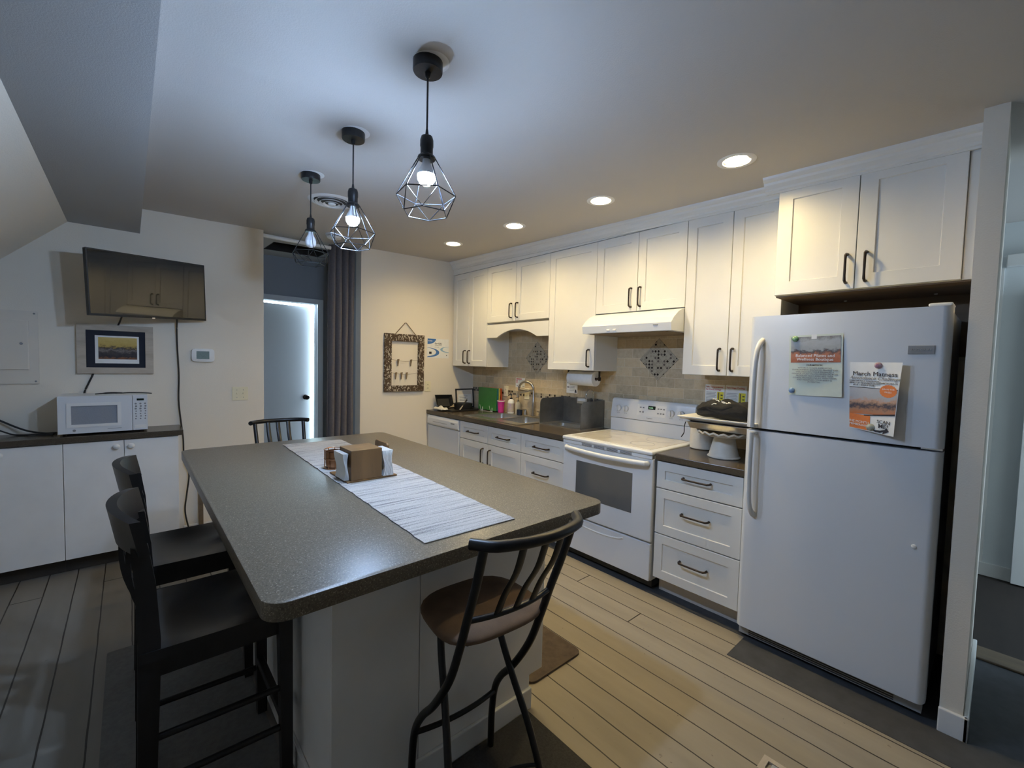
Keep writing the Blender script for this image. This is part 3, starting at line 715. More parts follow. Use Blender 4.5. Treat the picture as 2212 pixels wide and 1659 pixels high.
for k in range(4): MB().box(2.498, 2.502, y0 + .10, y1 - .06, .026 + k * .010, .031 + k * .010).build('grille_slot', 'gasket', gr)
for y in (y0 + .05, y1 - .05):
    MB().lathe([(.018, .002), (.018, .02)], (2.56, y, 0), 12).build('foot', 'gasket', t)

# flyers and magnets on the freezer door
def flyer1():
    x = XF - .0006; o = thing('flyer', (x, .604, 1.485), 'upright pale green exercise studio flyer with a wide photo on top', 'flyer')
    MB().prism([(x, .7165, 1.632), (x - .004, .500, 1.638), (x - .010, .490, 1.344), (x - .0015, .707, 1.340)], (.0005, 0, 0)).build('sheet', 'greenpaper', o)
    e = .0011
    P = lambda u, v, w=0: (x - .0006 - (.004 + .006 * (1 - v)) * u - e - w, .7165 - .0095 * (1 - v) - u * (.2165 + .0005 * (1 - v)), 1.340 + .292 * v + (.004 + .002 * v) * u)
    MB().prism([P(.035, .97), P(.965, .97), P(.965, .545), P(.035, .545)], (.0003, 0, 0)).build('photo', 'pic_studio', o)
    MB().prism([P(.43, 1.0, .0006), P(.53, 1.0, .0006), P(.53, .93, .0006), P(.43, .93, .0006)], (.0003, 0, 0)).build('tape', 'plwhite', o)
    def ln(s, size, u, v, m, name, b=.0):
        q = P(u, v, .0012 if v > .5 else .0008); text(s, size, (q[0] - .002, q[1], q[2]), 'K', m, o, name, 'CENTER', b)
    ln('Balanced Pilates and', .0195, .5, .655, 'whiteink', 'headline', .012); ln('Wellness Boutique', .0195, .5, .595, 'whiteink', 'headline', .012)
    ln('OUR MISSION:', .0105, .5, .50, 'ink', 'subheading', .01)
    for i, s in enumerate(('WITHIN A WARM, SUPPORTIVE', 'ENVIRONMENT, BALANCED PILATES AND', 'WELLNESS BOUTIQUE PROVIDES A', 'MINDFUL STUDY PILATES-BASED EXERCISE', 'PROGRAM THAT IMPROVES YOUR', 'FITNESS, PROVIDES INJURY PREVENTION', 'AND MAXIMIZES YOUR BODY & ', 'POTENTIAL.')):
        ln(s, .0098, .5, .455 - .033 * i, 'greyink', 'body_text')
    return o
flyer1()
def flyer2():
    # hangs loose: pinned left, right and lower edge standing off the door
    x = XF - .0008; yl, yr = .468, .285; zt, zb = 1.506, 1.209
    o = thing('flyer', (x, yl, zt), 'tilted white and orange flyer with a black headline, curling off the freezer door', 'flyer')
    H = zt - zb
    def P(u, v, w=0):   # u to the right, v up from bottom 0..1
        u, v = max(u, 0), min(v, 1.0)
        lift = .034 * u ** 1.4 + .016 * (1 - v) * u
        yy = yl - .012 * (1 - v) ** 1.5 - (yl - yr - .024 * (1 - v)) * u
        return Vector((x - lift - w, yy, zb + H * v - (.016 * (1 - v) * u)))
    m = MB(); n = 10; f = [[m.bm.verts.new(P(i / n, j / 6)) for j in range(7)] for i in range(n + 1)]; g = [[m.bm.verts.new(P(i / n, j / 6) + Vector((.0004, 0, 0))) for j in range(7)] for i in range(n + 1)]
    for i in range(n):
        for j in range(6):
            m.bm.faces.new((f[i][j], f[i + 1][j], f[i + 1][j + 1], f[i][j + 1])); m.bm.faces.new((g[i][j], g[i][j + 1], g[i + 1][j + 1], g[i + 1][j]))
    rim = [(i, 0) for i in range(n)] + [(n, j) for j in range(6)] + [(i, 6) for i in range(n, 0, -1)] + [(0, j) for j in range(6, 0, -1)]
    for a, b in zip(rim, rim[1:] + rim[:1]): m.bm.faces.new((f[a[0]][a[1]], f[b[0]][b[1]], g[b[0]][b[1]], g[a[0]][a[1]]))
    m.build('sheet', 'paper', o, True)
    def patch(u0, u1, vb, vt, mm, name, w=.0010, n=8):
        """area between lower curve vb(u) and upper curve vt(u)"""
        m = MB(); lo = []; hi = []
        for i in range(n + 1):
            u = u0 + (u1 - u0) * i / n
            lo.append(m.bm.verts.new(P(u, vb(u), w))); hi.append(m.bm.verts.new(P(u, vt(u), w)))
        for i in range(n): m.bm.faces.new((lo[i], lo[i + 1], hi[i + 1], hi[i]))
        return m.build(name, mm, o)
    patch(.0, .985, lambda u: .22 + .06 * u, lambda u: .62, 'pic_mats', 'photo')
    patch(.0, .985, lambda u: .622, lambda u: .632, 'ink', 'rule')
    patch(.0, .47, lambda u: .012, lambda u: .225, 'orange', 'orange_block', .0012)
    patch(.33, .985, lambda u: .215 + .06 * (u - .33) / .65, lambda u: .230 + .07 * (u - .33) / .65, 'ink', 'rule', .0014)
    cx, cv = .80, .60
    m = MB(); c = [m.bm.verts.new(P(cx + .165 * (1 + .05 * (k % 2)) * math.cos(2 * math.pi * k / 36), cv + .085 * (1 + .05 * (k % 2)) * math.sin(2 * math.pi * k / 36), .0016)) for k in range(36)]
    m.bm.faces.new(c); m.build('orange_seal', 'orange', o)
    def ln(s, size, u, v, mm, name, al='CENTER', b=0, sh=0):
        q = P(u, v, .0022 + .004 * 0); tx = text(s, size, (0, 0, 0), 'K', mm, o, name, al, b, sh)
        # lay the letters along the curled sheet
        off = world_off(o)
        for vtx in tx.data.vertices:
            wv = vtx.co + off; du = -wv.y; dz = wv.z
            uu = u + du / (yl - yr); vv = v + dz / H; pp = P(min(max(uu, -.02), 1.02), vv, .0018 - (wv.x)); vtx.co = pp - off
    ln('March Matness', .0265, .50, .83, 'ink', 'headline', 'CENTER', .001)
    ln('Attendance Challenge', .021, .50, .768, 'greyink', 'subheading', 'CENTER', 0, .35)
    for i, s in enumerate(('EARN UP TO A TOKEN FOR', 'WEEKLY ATTENDING CLASSES', 'PLUS 1 BONUS STAR')): ln(s, .0088, .30, .722 - .03 * i, 'ink', 'body_text')
    ln('MARCH 3RD-31', .0095, .79, .705, 'ink', 'body_text')
    ln('DRAW FOR', .0085, .80, .625, 'whiteink', 'seal_text'); ln('PRIZES', .0085, .80, .585, 'whiteink', 'seal_text')
    ln('ONE MONTH', .015, .20, .115, 'whiteink', 'offer_text'); ln('MEMBERSHIP', .013, .20, .07, 'whiteink', 'offer_text')
    ln('SCAN', .020, .76, .165, 'ink', 'scan_text', 'CENTER', .002); ln('ME!', .026, .76, .105, 'ink', 'scan_text', 'CENTER', .003)
    m = MB(); pts = [(.52, .035), (.60, .012), (.70, .012), (.77, .03), (.755, .0), (.90, .05), (.83, .10), (.81, .07), (.70, .045), (.60, .04)]
    vs = [m.bm.verts.new(P(u, v, .0016)) for u, v in pts]; m.bm.faces.new(vs); m.build('curved_arrow', 'ink', o)
    return P
P2 = flyer2()
def magnet(loc, m, label, r=.014):
    o = MB().lathe([(r, 0), (r * .98, -.003), (r * .8, -.007), (r * .4, -.0095), (.001, -.010)], loc, 20, 'x').build('fridge_magnet', m, None, True)
    return tag(o, label, 'magnet', 'round glass magnets on the freezer door')
M['mag_green'] = mat('green_glass', (.10, .32, .10), .12, c2=(.35, .5, .3), nscale=60, coat=.8)
M['mag_blue'] = mat('blue_glass', (.08, .2, .42), .12, c2=(.4, .5, .62), nscale=60, coat=.8)
M['mag_red'] = mat('plum_glass', (.28, .10, .16), .12, c2=(.5, .4, .42), nscale=60, coat=.8)
M['mag_clear'] = mat('olive_glass', (.34, .34, .24), .12, c2=(.55, .55, .48), nscale=60, coat=.8)
magnet((XF - .004, .690, 1.616), 'mag_green', 'green glass magnet at top left corner of the pale green flyer')
magnet((XF - .006, .693, 1.363), 'mag_blue', 'blue glass magnet at bottom left corner of the pale green flyer')
magnet(P2(.56, .955, .003), 'mag_red', 'plum coloured glass magnet over the headline of the orange flyer')
magnet(P2(.49, .065, .003), 'mag_clear', 'clear olive glass magnet near the bottom of the orange flyer', .016)
# ------------------------------------------------------------------ things along the sink counter
ZC = .915
tr = thing('baking_tray', (2.78, 4.06, ZC), 'black baking tray on the corner of the sink counter carrying pans', 'tray')
MB().slab([2.615, 2.63, 2.955, 2.97], [3.925, 3.94, 4.215, 4.23], {(1, 1)}, ZC + .004, ZC + .017, TOP).build('rim', 'blackplastic', tr)
MB().box(2.62, 2.965, 3.93, 4.225, ZC + .0005, ZC + .006).build('base', 'blackplastic', tr)
pot = thing('frying_pan', (2.85, 4.062, ZC + .008), 'round black pan lying on the baking tray in front of the tipped square pan', 'pan')
m = MB().lathe([(.085, .001), (.098, .004), (.108, .07), (.104, .07), (.094, .008), (.002, .007)], (2.85, 4.062, ZC + .006), 28, cap=False); m.build('pan_body', 'blackplastic', pot, True)
rp = thing('roasting_pan', (2.70, 4.17, ZC + .03), 'black square pan tipped up against the wall behind the round pan', 'pan')
m = MB(); lo = [(-.07, -.04), (-.045, -.06), (.045, -.06), (.07, -.04), (.07, .06), (-.07, .06)]; hi = [(-.10, -.05), (-.065, -.08), (.065, -.08), (.10, -.05), (.10, .08), (-.10, .08)]
def sq(pts, z): return [m.bm.verts.new(Vector((2.70, 4.17, ZC + .03)) + Vector((x, y, z))) for x, y in pts]
A, B, C, D = sq(lo, 0), sq(hi, .05), sq([(x * .95, y * .95) for x, y in hi], .05), sq([(x * .96, y * .96) for x, y in lo], .004)
for P_, Q_ in ((A, B), (B, C), (C, D)):
    for k in range(6): m.bm.faces.new((P_[k], P_[(k + 1) % 6], Q_[(k + 1) % 6], Q_[k]))
m.bm.faces.new(A[::-1]); m.bm.faces.new(D)
m.build('pan_body', 'nonstick', rp); rp.rotation_euler = (R(50), R(0), R(-16)); rp.location = (2.672, 4.195, ZC + .074)
kn = thing('spatula', (2.70, 4.0, ZC + .02), 'metal spatula with a black handle leaning on the round pan', 'spatula')
MB().tube([(2.725, 3.948, ZC + .018), (2.765, 3.948, ZC + .062)], [.017, .009], 8, ref=(1, 0, -1), flat=.2).build('blade', 'steel', kn)
MB().tube([(2.765, 3.948, ZC + .062), (2.82, 3.948, ZC + .125)], [.007, .009], 8).build('handle', 'blackplastic', kn, True)
m = MB(); bmesh.ops.create_grid(m.bm, x_segments=16, y_segments=16, size=.075)
for v_ in m.bm.verts:
    x, y = v_.co.x, v_.co.y; d = max(abs(x), abs(y)) / .075
    v_.co.z = .012 + .020 * math.sin(x * 60 + 1) * math.cos(y * 45) * (1 - d ** 3) + .012 * (1 - d ** 2) if d < .99 else .003
    v_.co = Vector((2.565 + v_.co.x * .62, 4.085 + v_.co.y * 1.15, ZC + .017 + max(0, v_.co.z)))
o = m.build('dish_cloth', 'cloth', None, True, loc=(2.565, 4.085, ZC)); o.modifiers.new('thick', 'SOLIDIFY').thickness = .004
tag(o, 'crumpled cream cloth lying on the left end of the baking tray', 'cloth')
cf = thing('framed_certificate', (3.0, 4.235, ZC), 'black framed certificate leaning in the corner behind the pans', 'picture frame')
def lean(u, v, w): return (u, w + (1.145 - v) * -.12 + .0, v)
MB().slab([2.875, 2.888, 3.118, 3.131], [ZC + .002, .932, 1.128, 1.142], {(1, 1)}, 4.255, 4.268, lean).build('frame', 'blackplastic', cf)
MB().slab([2.885, 3.121], [.930, 1.13], set(), 4.262, 4.266, lean).build('backing', 'greybox', cf)
MB().slab([2.91, 3.095], [.975, 1.075], set(), 4.2605, 4.2618, lean).build('certificate', 'paper', cf)
for i in range(4): MB().slab([2.925, 3.04 - .02 * (i % 2)], [1.052 - .018 * i, 1.057 - .018 * i], set(), 4.2598, 4.2604, lean).build('printed_line', 'greyink', cf)
# colour coded chopping boards in a wire rack
for i, (mm, nm, lab) in enumerate((('green', 'green', 'green chopping board, frontmost in the white wire rack by the sink'), ('teal', 'teal', 'teal chopping board just behind the green one in the wire rack'),
                                   ('yellowp', 'yellow', 'yellow chopping board between the teal and red boards in the rack'), ('redp', 'red', 'red-orange chopping board, last one in the rack against the tiles'))):
    x = 3.010 + i * .024
    o = MB().box(x, x + .008, 3.665, 3.99, ZC + .012, 1.178, .0035).build('chopping_board', mm)
    tag(o, lab, 'chopping board', 'chopping boards in the wire rack')
rk = thing('board_rack', (3.05, 3.80, ZC), 'white wire rack holding the coloured chopping boards', 'rack')
for y in (3.73, 3.90):
    p = [(2.965, y, .985), (2.975, y, .945), (2.995, y, ZC + .004)]
    for i in range(5):
        x = 3.003 + i * .024
        p += [(x, y, ZC + .006), (x, y, ZC + .045), (x + .003, y, ZC + .045), (x + .003, y, ZC + .006)]
    MB().tube(p, .0018, 6).build('wire_loop', 'plwhite', rk, True)
for x in (2.995, 3.105): MB().tube([(x, 3.70, ZC + .003), (x, 3.93, ZC + .003)], .002, 6).build('base_wire', 'plwhite', rk, True)
o = thing('tumbler', (3.035, 3.612, .92), 'bright pink plastic tumbler beside the chopping boards', 'cup')
MB().lathe([(.028, .001), (.030, .004), (.034, .05), (.040, .118), (.043, .122), (.043, .130), (.039, .130), (.035, .1), (.028, .01), (.001, .008)], (3.035, 3.612, .9195), 24, cap=False).build('cup_body', 'pink', o, True)
MB().lathe([(.0425, .1225), (.0445, .124), (.0445, .131), (.0415, .131)], (3.035, 3.612, .9195), 24, cap=False).build('rim_band', 'whiteink', o, True)
def pump_bottle(x, y, label, body_m, lab_m, pump_m, r, h, z=.9195):
    o = thing('pump_bottle', (x, y, z), label, 'bottle', 'pump bottles behind the sink')
    MB().lathe([(r * .9, .001), (r, .006), (r, h * .78), (r * .8, h * .92), (r * .42, h)], (x, y, z), 20).build('bottle_body', body_m, o, True)
    if lab_m: MB().lathe([(r + .0008, h * .12), (r + .0008, h * .72)], (x, y, z), 20, cap=False).build('label', lab_m, o, True)
    m = MB().lathe([(r * .4, h), (r * .4, h + .014), (.004, h + .018), (.004, h + .042), (.010, h + .044), (.010, h + .054), (.003, h + .056)], (x, y, z), 14)
    m.tube([(x, y, z + h + .049), (x - .034, y, z + h + .046), (x - .038, y, z + h + .038)], .0045, 8); m.build('pump', pump_m, o, True)
pump_bottle(3.075, 3.492, 'lotion bottle with a lilac label and black pump behind the sink', 'plwhite', 'lilac', 'blackplastic', .037, .155)
pump_bottle(3.095, 3.402, 'clear soap bottle with a metal pump behind a navy cup', 'clear', None, 'nickel', .031, .135)
o = MB().lathe([(.028, .001), (.031, .004), (.031, .058), (.028, .058), (.027, .006), (.001, .005)], (3.058, 3.335, .9195), 20, cap=False).build('navy_cup', 'navy', None, True)
tag(o, 'small navy blue cup in front of the soap bottle', 'cup')
# paper towels under the cabinet
t = thing('paper_towel_holder', (2.985, 2.44, 1.40), 'wall cabinet mounted holder carrying the horizontal paper towel roll', 'holder')
MB().tube([(2.985, 2.275, 1.345), (2.985, 2.605, 1.345)], .008, 10).build('rod', 'bronze', t, True)
for y in (2.268, 2.612):
    m = MB().box(2.975, 2.995, y - .004, y + .004, 1.335, 1.4125, .002); m.lathe([(.018, -.006), (.018, .006)], (2.985, y, 1.345), 14, 'y'); m.build('bracket', 'bronze', t)
o = MB().lathe([(.0195, -.14), (.064, -.14), (.065, -.138), (.065, .138), (.064, .14), (.0195, .14), (.0195, -.14)], (2.985, 2.44, 1.345), 32, 'y', cap=False).build('paper_towel_roll', 'paper', None, True)
tag(o, 'white paper towel roll hanging under the single-door wall cabinet', 'paper towel')
# sheets taped to the tiles
def sheet(name, y0, y1, z0, z1, label, cat='notice', x=3.1382):
    o = thing(name, (x, (y0 + y1) / 2, (z0 + z1) / 2), label, cat, 'notices taped to the backsplash')
    MB().box(x - .0012, x - .0004, y0, y1, z0, z1).build('sheet', 'paper', o)
    return o, x - .0016
o, x = sheet('notice', 3.352, 3.495, 1.203, 1.305, 'small white notice with a red heading on the tiles behind the faucet')
MB().box(x - .0002, x + .0003, 3.40, 3.485, 1.288, 1.298).build('red_heading', 'redink', o)
for i in range(3): MB().box(x - .0002, x + .0003, 3.465, 3.485, 1.275 - .011 * i, 1.282 - .011 * i).build('red_mark', 'redink', o)
for i in range(5): MB().box(x - .0002, x + .0003, 3.37, 3.45 - .008 * (i % 2), 1.277 - .011 * i, 1.280 - .011 * i).build('printed_line', 'greyink', o)
for i in range(5): MB().box(x - .0002, x + .0003, 3.475 - .026 * i - .012, 3.475 - .026 * i, 1.214, 1.222).build('footer_mark', 'ink', o)
o, x = sheet('notice', 2.630, 2.765, 1.192, 1.298, 'small black and white notice on the tiles under the paper towels')
for z in (1.282, 1.243): MB().box(x - .0002, x + .0003, 2.73, 2.757, z, z + .009).build('black_heading', 'ink', o)
for i in range(6): MB().box(x - .0002, x + .0003, 2.665, 2.725, 1.283 - .0135 * i, 1.286 - .0135 * i).build('printed_line', 'greyink', o)
MB().prism([(x, 2.664, 1.198), (x, 2.638, 1.198), (x, 2.646, 1.228), (x, 2.656, 1.228)], (.0004, 0, 0)).build('black_symbol', 'ink', o)
def temp(y0, y1, l1, l2, label):
    o, x = sheet('notice', y0, y1, 1.205, 1.345, label)
    w = y1 - y0
    text(l1, .0155, (x - .0004, y1 - .006, 1.328), 'K', 'redink', o, 'red_heading', 'LEFT', .012)
    if l2: text(l2, .0155, (x - .0004, y1 - .006, 1.310), 'K', 'redink', o, 'red_heading', 'LEFT', .012)
    for i in range(7):
        MB().box(x - .0002, x + .0003, y0 + .058 + .006 * (i % 2), y1 - .008, 1.288 - .0105 * i, 1.291 - .0105 * i).build('printed_line', 'greyink', o)
    p = MB().box(x - .0003, x + .0002, y0 + .006, y0 + .050, 1.215, 1.295).build('yellow_block', 'yellow', o)
    m = MB().box(x - .0008, x - .0002, y0 + .036, y0 + .043, 1.235, 1.290); m.build('thermometer_tube', 'woodbrown', p)
    MB().lathe([(.008, -.0009), (.008, -.0003)], (x, y0 + .0395, 1.228), 14, 'x').build('thermometer_bulb', 'woodbrown', p)
    for i in range(3): MB().box(x - .0006, x - .0002, y0 + .012, y0 + .026, 1.225 + .022 * i, 1.232 + .022 * i).build('scale_mark', 'ink', p)
temp(1.296, 1.432, 'Safe Temperatures', 'for Food Storage', 'food temperature notice with yellow thermometer on the tiles, nearer the stove')
temp(1.150, 1.290, 'Two Stage Cooling', '', 'food temperature notice with yellow thermometer on the tiles, nearer the refrigerator')
# outlets
def outlet(face, c, label, name='wall_outlet', slots=True, w=.072, h=.116, mm='ivory'):
    a, b = c; F = (lambda u, v, w_: (3.1388 - w_, a + u, b + v)) if face == 'K' else (lambda u, v, w_: (a + u, YB - w_, b + v))
    o = thing(name, F(0, 0, 0), label, 'outlet', 'ivory outlets')
    def bx(u0, u1, v0, v1, w0, w1, nm, m, par=o, bev=.0):
        p, q = F(u0, v0, w0), F(u1, v1, w1); return MB().box(p[0], q[0], p[1], q[1], p[2], q[2], bev).build(nm, m, par)
    bx(-w / 2, w / 2, -h / 2, h / 2, 0, .006, 'cover_plate', mm, bev=.0018)
    for v in (.02, -.02):
        s = bx(-.017, .017, v - .014, v + .014, .006, .0085, 'socket', mm, bev=.001)
        for u in (-.007, .007): bx(u - .0015, u + .0015, v - .005, v + .006, .0085, .0088, 'slot', 'ink', s)
    return o
outlet('K', (3.652, 1.148), 'ivory outlet on the tiles right of the chopping boards')
outlet('K', (3.312, 1.143), 'ivory outlet on the tiles directly behind the gooseneck faucet')
outlet('B', (2.510, 1.177), 'ivory outlet on the back wall below the blue and white sign')
# ------------------------------------------------------------------ counter beside the refrigerator
o = MB().lathe([(.074, .001), (.080, .006), (.080, .145), (.082, .152), (.076, .152), (.074, .01), (.001, .008)], (2.925, 1.338, ZC), 30, cap=False).build('crock', 'ceramic', None, True)
tag(o, 'plain cream ceramic crock on the counter beside the cake stand', 'crock')
t = thing('cake_stand', (2.755, 1.125, ZC), 'cream cake stand with scalloped rim carrying the trays by the refrigerator', 'cake stand')
MB().lathe([(.093, .001), (.094, .006), (.086, .012), (.074, .06), (.060, .118), (.058, .130)], (2.755, 1.125, ZC), 30).build('pedestal', 'ceramic', t, True)
m = MB(); prof = [(.05, .130), (.13, .134), (.158, .150), (.160, .160), (.154, .160), (.128, .142), (.002, .140)]; rings = []; n = 72
for i, (r, h) in enumerate(prof):
    sc = .006 if i in (2, 3, 4) else 0
    rings.append([m.bm.verts.new((2.755 + (r + sc * .5 * math.cos(18 * 2 * math.pi * k / n)) * math.cos(2 * math.pi * k / n), 1.125 + (r + sc * .5 * math.cos(18 * 2 * math.pi * k / n)) * math.sin(2 * math.pi * k / n), ZC + h + sc * math.cos(18 * 2 * math.pi * k / n))) for k in range(n)])
for A, B in zip(rings, rings[1:]):
    for k in range(n): m.bm.faces.new((A[k], A[(k + 1) % n], B[(k + 1) % n], B[k]))
m.bm.faces.new(rings[0][::-1]); m.bm.faces.new(rings[-1]); m.build('plate', 'ceramic', t, True)
t = thing('baking_pan', (2.80, 1.14, 1.083), 'shallow grey metal pan resting on the cake stand', 'pan')
m = MB()
def rect(x0, x1, y0, y1, z): return [m.bm.verts.new(p) for p in ((x0, y0, z), (x1, y0, z), (x1, y1, z), (x0, y1, z))]
rs = [rect(2.66, 2.95, .96, 1.300, 1.0835), rect(2.645, 2.965, .945, 1.315, 1.121), rect(2.635, 2.975, .935, 1.325, 1.121), rect(2.635, 2.975, .935, 1.325, 1.124), rect(2.65, 2.96, .95, 1.31, 1.124), rect(2.663, 2.947, .963, 1.297, 1.086)]
for A, B in zip(rs, rs[1:]):
    for k in range(4): m.bm.faces.new((A[k], A[(k + 1) % 4], B[(k + 1) % 4], B[k]))
m.bm.faces.new(rs[0][::-1]); m.bm.faces.new(rs[-1]); m.build('pan_body', 'steel', t)
MB().tube(smooth_path([(2.634, 1.318, 1.120), (2.628, 1.322, 1.09), (2.634, 1.326, 1.05), (2.640, 1.345, 1.02)]), .003, 6).build('ribbon', 'blackcloth', t, True)
t = thing('serving_tray', (2.80, 1.14, 1.125), 'white serving tray on top of the stack, with a black shirt in it', 'tray')
m = MB()
rs = [rect(2.68, 2.93, .97, 1.30, 1.1245), rect(2.61, 3.0, .925, 1.365, 1.150), rect(2.608, 3.002, .923, 1.367, 1.156), rect(2.615, 2.995, .93, 1.36, 1.158), rect(2.685, 2.925, .975, 1.295, 1.131)]
for A, B in zip(rs, rs[1:]):
    for k in range(4): m.bm.faces.new((A[k], A[(k + 1) % 4], B[(k + 1) % 4], B[k]))
m.bm.faces.new(rs[0][::-1]); m.bm.faces.new(rs[-1]); m.build('tray_body', 'plwhite', t)
m = MB(); bmesh.ops.create_uvsphere(m.bm, u_segments=40, v_segments=24, radius=1)
for v_ in m.bm.verts:
    x, y, z = v_.co; e = .55
    sgn = lambda q: math.copysign(abs(q) ** e, q)
    X_, Y_, Z_ = sgn(x) * .125, sgn(y) * .178, sgn(z)
    h = .060 + .052 * Z_ + (.010 * math.sin(Y_ * 38 + X_ * 14) + .008 * math.sin(X_ * 55 - Y_ * 20)) * (1 if Z_ > 0 else .2)
    v_.co = Vector((2.79 + X_ + .006 * math.sin(Z_ * 7 + Y_ * 20), 1.118 + Y_ + .006 * math.sin(Z_ * 9), 1.142 + h))
sh = thing('folded_shirt', (2.79, 1.118, 1.142), 'folded black shirt with white print lying in the white tray', 'shirt')
m.build('cloth_body', 'blackcloth', sh, True)
rnd = random.Random(3); bpy.context.view_layer.update()
for i in range(16):
    y = 1.215 - .15 * rnd.random(); x = 2.685 + .10 * rnd.random(); a = rnd.random() * 3
    zz = 1.250
    pts = [(x + .014 * math.cos(a + k), y + .016 * math.sin(a + k), zz) for k in (0, 2.0, 3.6)]
    # drop the printed marks on to the cloth
    cl = [c for c in sh.children if c.name.startswith('cloth_body')][0]
    def onc(p):
        ok, loc, nrm, idx = cl.ray_cast(Vector((p[0], p[1], 2)) - world_off(sh), Vector((0, 0, -1)))
        return (loc + world_off(sh) + nrm * .0008) if ok else Vector(p)
    MB().tube([onc(pts[0]), onc((x, y, zz)), onc(pts[1])], .0034, 5).build('white_print', 'whiteink', sh)

# ------------------------------------------------------------------ island
t = thing('island_cabinet', (.885, 2.08, 0), 'white panelled island cabinet under the speckled brown top', 'cabinet')
MB().prism([(.447, 1.282, .003), (1.26, 1.282, .003), (1.26, 1.282, .15), (1.325, 1.282, .15), (1.325, 1.282, .868), (.447, 1.282, .868)], (0, 1.61, 0)).build('body', 'flat', t)
MB().prism([(.437, 1.27, .003), (.729, 1.27, .003), (.729, 1.27, .868), (.437, 1.27, .868)], (0, .012, 0), .0012).build('end_panel', 'flat', t)
MB().prism([(.7315, 1.27, .003), (1.26, 1.27, .003), (1.26, 1.27, .14), (1.335, 1.27, .14), (1.335, 1.27, .868), (.7315, 1.27, .868)], (0, .012, 0), .0012).build('end_panel', 'flat', t)
for a, b in ((1.2825, 1.82), (1.823, 2.36), (2.363, 2.895)): MB().box(.437, .447, a, b, .003, .868, .0012).build('side_panel', 'flat', t)
MB().box(.437, 1.263, 1.255, 1.2698, .002, .092, .004).build('skirting', 'trim', t)
MB().box(.423, .4368, 1.255, 2.895, .002, .092, .004).build('skirting', 'trim', t)
m = MB(); r = .055; pts = []
for cx, cy, a0 in ((1.4421 - r, 3.1139 - r, 0), (.2151 + r, 3.1139 - r, 90), (.2151 + r, 1.0395 + r, 180), (1.4421 - r, 1.0395 + r, 270)):
    for k in range(9): a = R(a0 + 90 * k / 8); pts.append((cx + r * math.cos(a), cy + r * math.sin(a), .869))
m.prism(pts, (0, 0, .045), .003); o = m.build('island_countertop', 'counter', None, True)
tag(o, 'large speckled brown laminate island top with rounded corners', 'countertop')
m = MB(); n = 60; w = .1765; L_ = .917; A, B = [], []
for i in range(n + 1):
    y = -L_ + 2 * L_ * i / n; e = .0018 * math.sin(i * 2.3) + .0012 * math.sin(i * 5.1)
    A.append((-w + e, y, 0)); B.append((w + .0016 * math.sin(i * 1.7), y, 0))
m.prism(A + B[::-1], (0, 0, .0035)); ru = m.build('table_runner', 'runner'); ru.location = (.8625, 2.035, .9145); ru.rotation_euler = (0, 0, R(-1.75))
tag(ru, 'woven grey and white striped runner along the middle of the island', 'table runner')
zb = .9185
t = thing('napkin_caddy', (.83, 1.97, zb), 'bamboo napkin caddy with a square box, standing on the runner', 'caddy')
MB().box(.708, .944, 1.874, 2.10, zb, zb + .006, .002).build('base_board', 'tanwood', t)
MB().box(.726, .868, 1.876, 2.018, zb + .007, zb + .141, .0015).build('square_box', 'tanwood', t)
MB().prism([(.930, 1.955, zb + .007), (.930, 1.955, zb + .132), (.930, 1.965, zb + .142), (.930, 2.085, zb + .142), (.930, 2.095, zb + .132), (.930, 2.095, zb + .007)], (.010, 0, 0), .002).build('end_panel', 'tanwood', t)
def napkins(x0, x1, lean_, label, ya, yb):
    o = thing('napkin_stack', ((x0 + x1) / 2, (ya + yb) / 2, zb + .008), label, 'napkins', 'napkins in the bamboo caddy')
    nn = 7
    for i in range(nn):
        x = x0 + (x1 - x0) * i / nn; m = MB(); th = (x1 - x0) / nn * .55
        c = []
        for k in range(9):
            v_ = k / 8; z = zb + .008 + .118 * v_; bow = .006 * math.sin(v_ * math.pi * 1.6 + i * .25) * (1 - .3 * i / nn) + lean_ * (1 - v_)
            c.append((x + bow, z))
        poly = [(a, ya, z) for a, z in c] + [(a + th, ya, z) for a, z in c[::-1]]
        m.prism(poly, (0, yb - ya, 0)); m.build('napkin', 'paper', o)
    return o
napkins(.876, .922, 0.0, 'thick stack of white napkins on the right of the bamboo box', 1.872, 1.99)
napkins(.703, .720, -.0, 'thin stack of white napkins on the left of the bamboo box', 1.895, 2.01)
t = thing('wire_basket', (.805, 2.20, zb), 'small copper wire basket behind the bamboo napkin caddy', 'basket')
MB().lathe([(.040, .003), (.044, .03), (.046, .085), (.043, .085), (.040, .006), (.001, .006)], (.765, 2.19, zb), 20, cap=False).build('dark_liner', 'copper', t, True)
for z in (.004, .05, .094): MB().tube([(.765 + .05 * math.cos(2 * math.pi * k / 24), 2.19 + .05 * math.sin(2 * math.pi * k / 24), zb + z) for k in range(24)], .0022, 6, closed=True).build('hoop', 'copper', t, True)
for k in range(10): a = 2 * math.pi * k / 10; MB().tube([(.765 + .05 * math.cos(a), 2.19 + .05 * math.sin(a), zb + .003), (.765 + .05 * math.cos(a), 2.19 + .05 * math.sin(a), zb + .094)], .002, 6).build('upright_wire', 'copper', t, True)
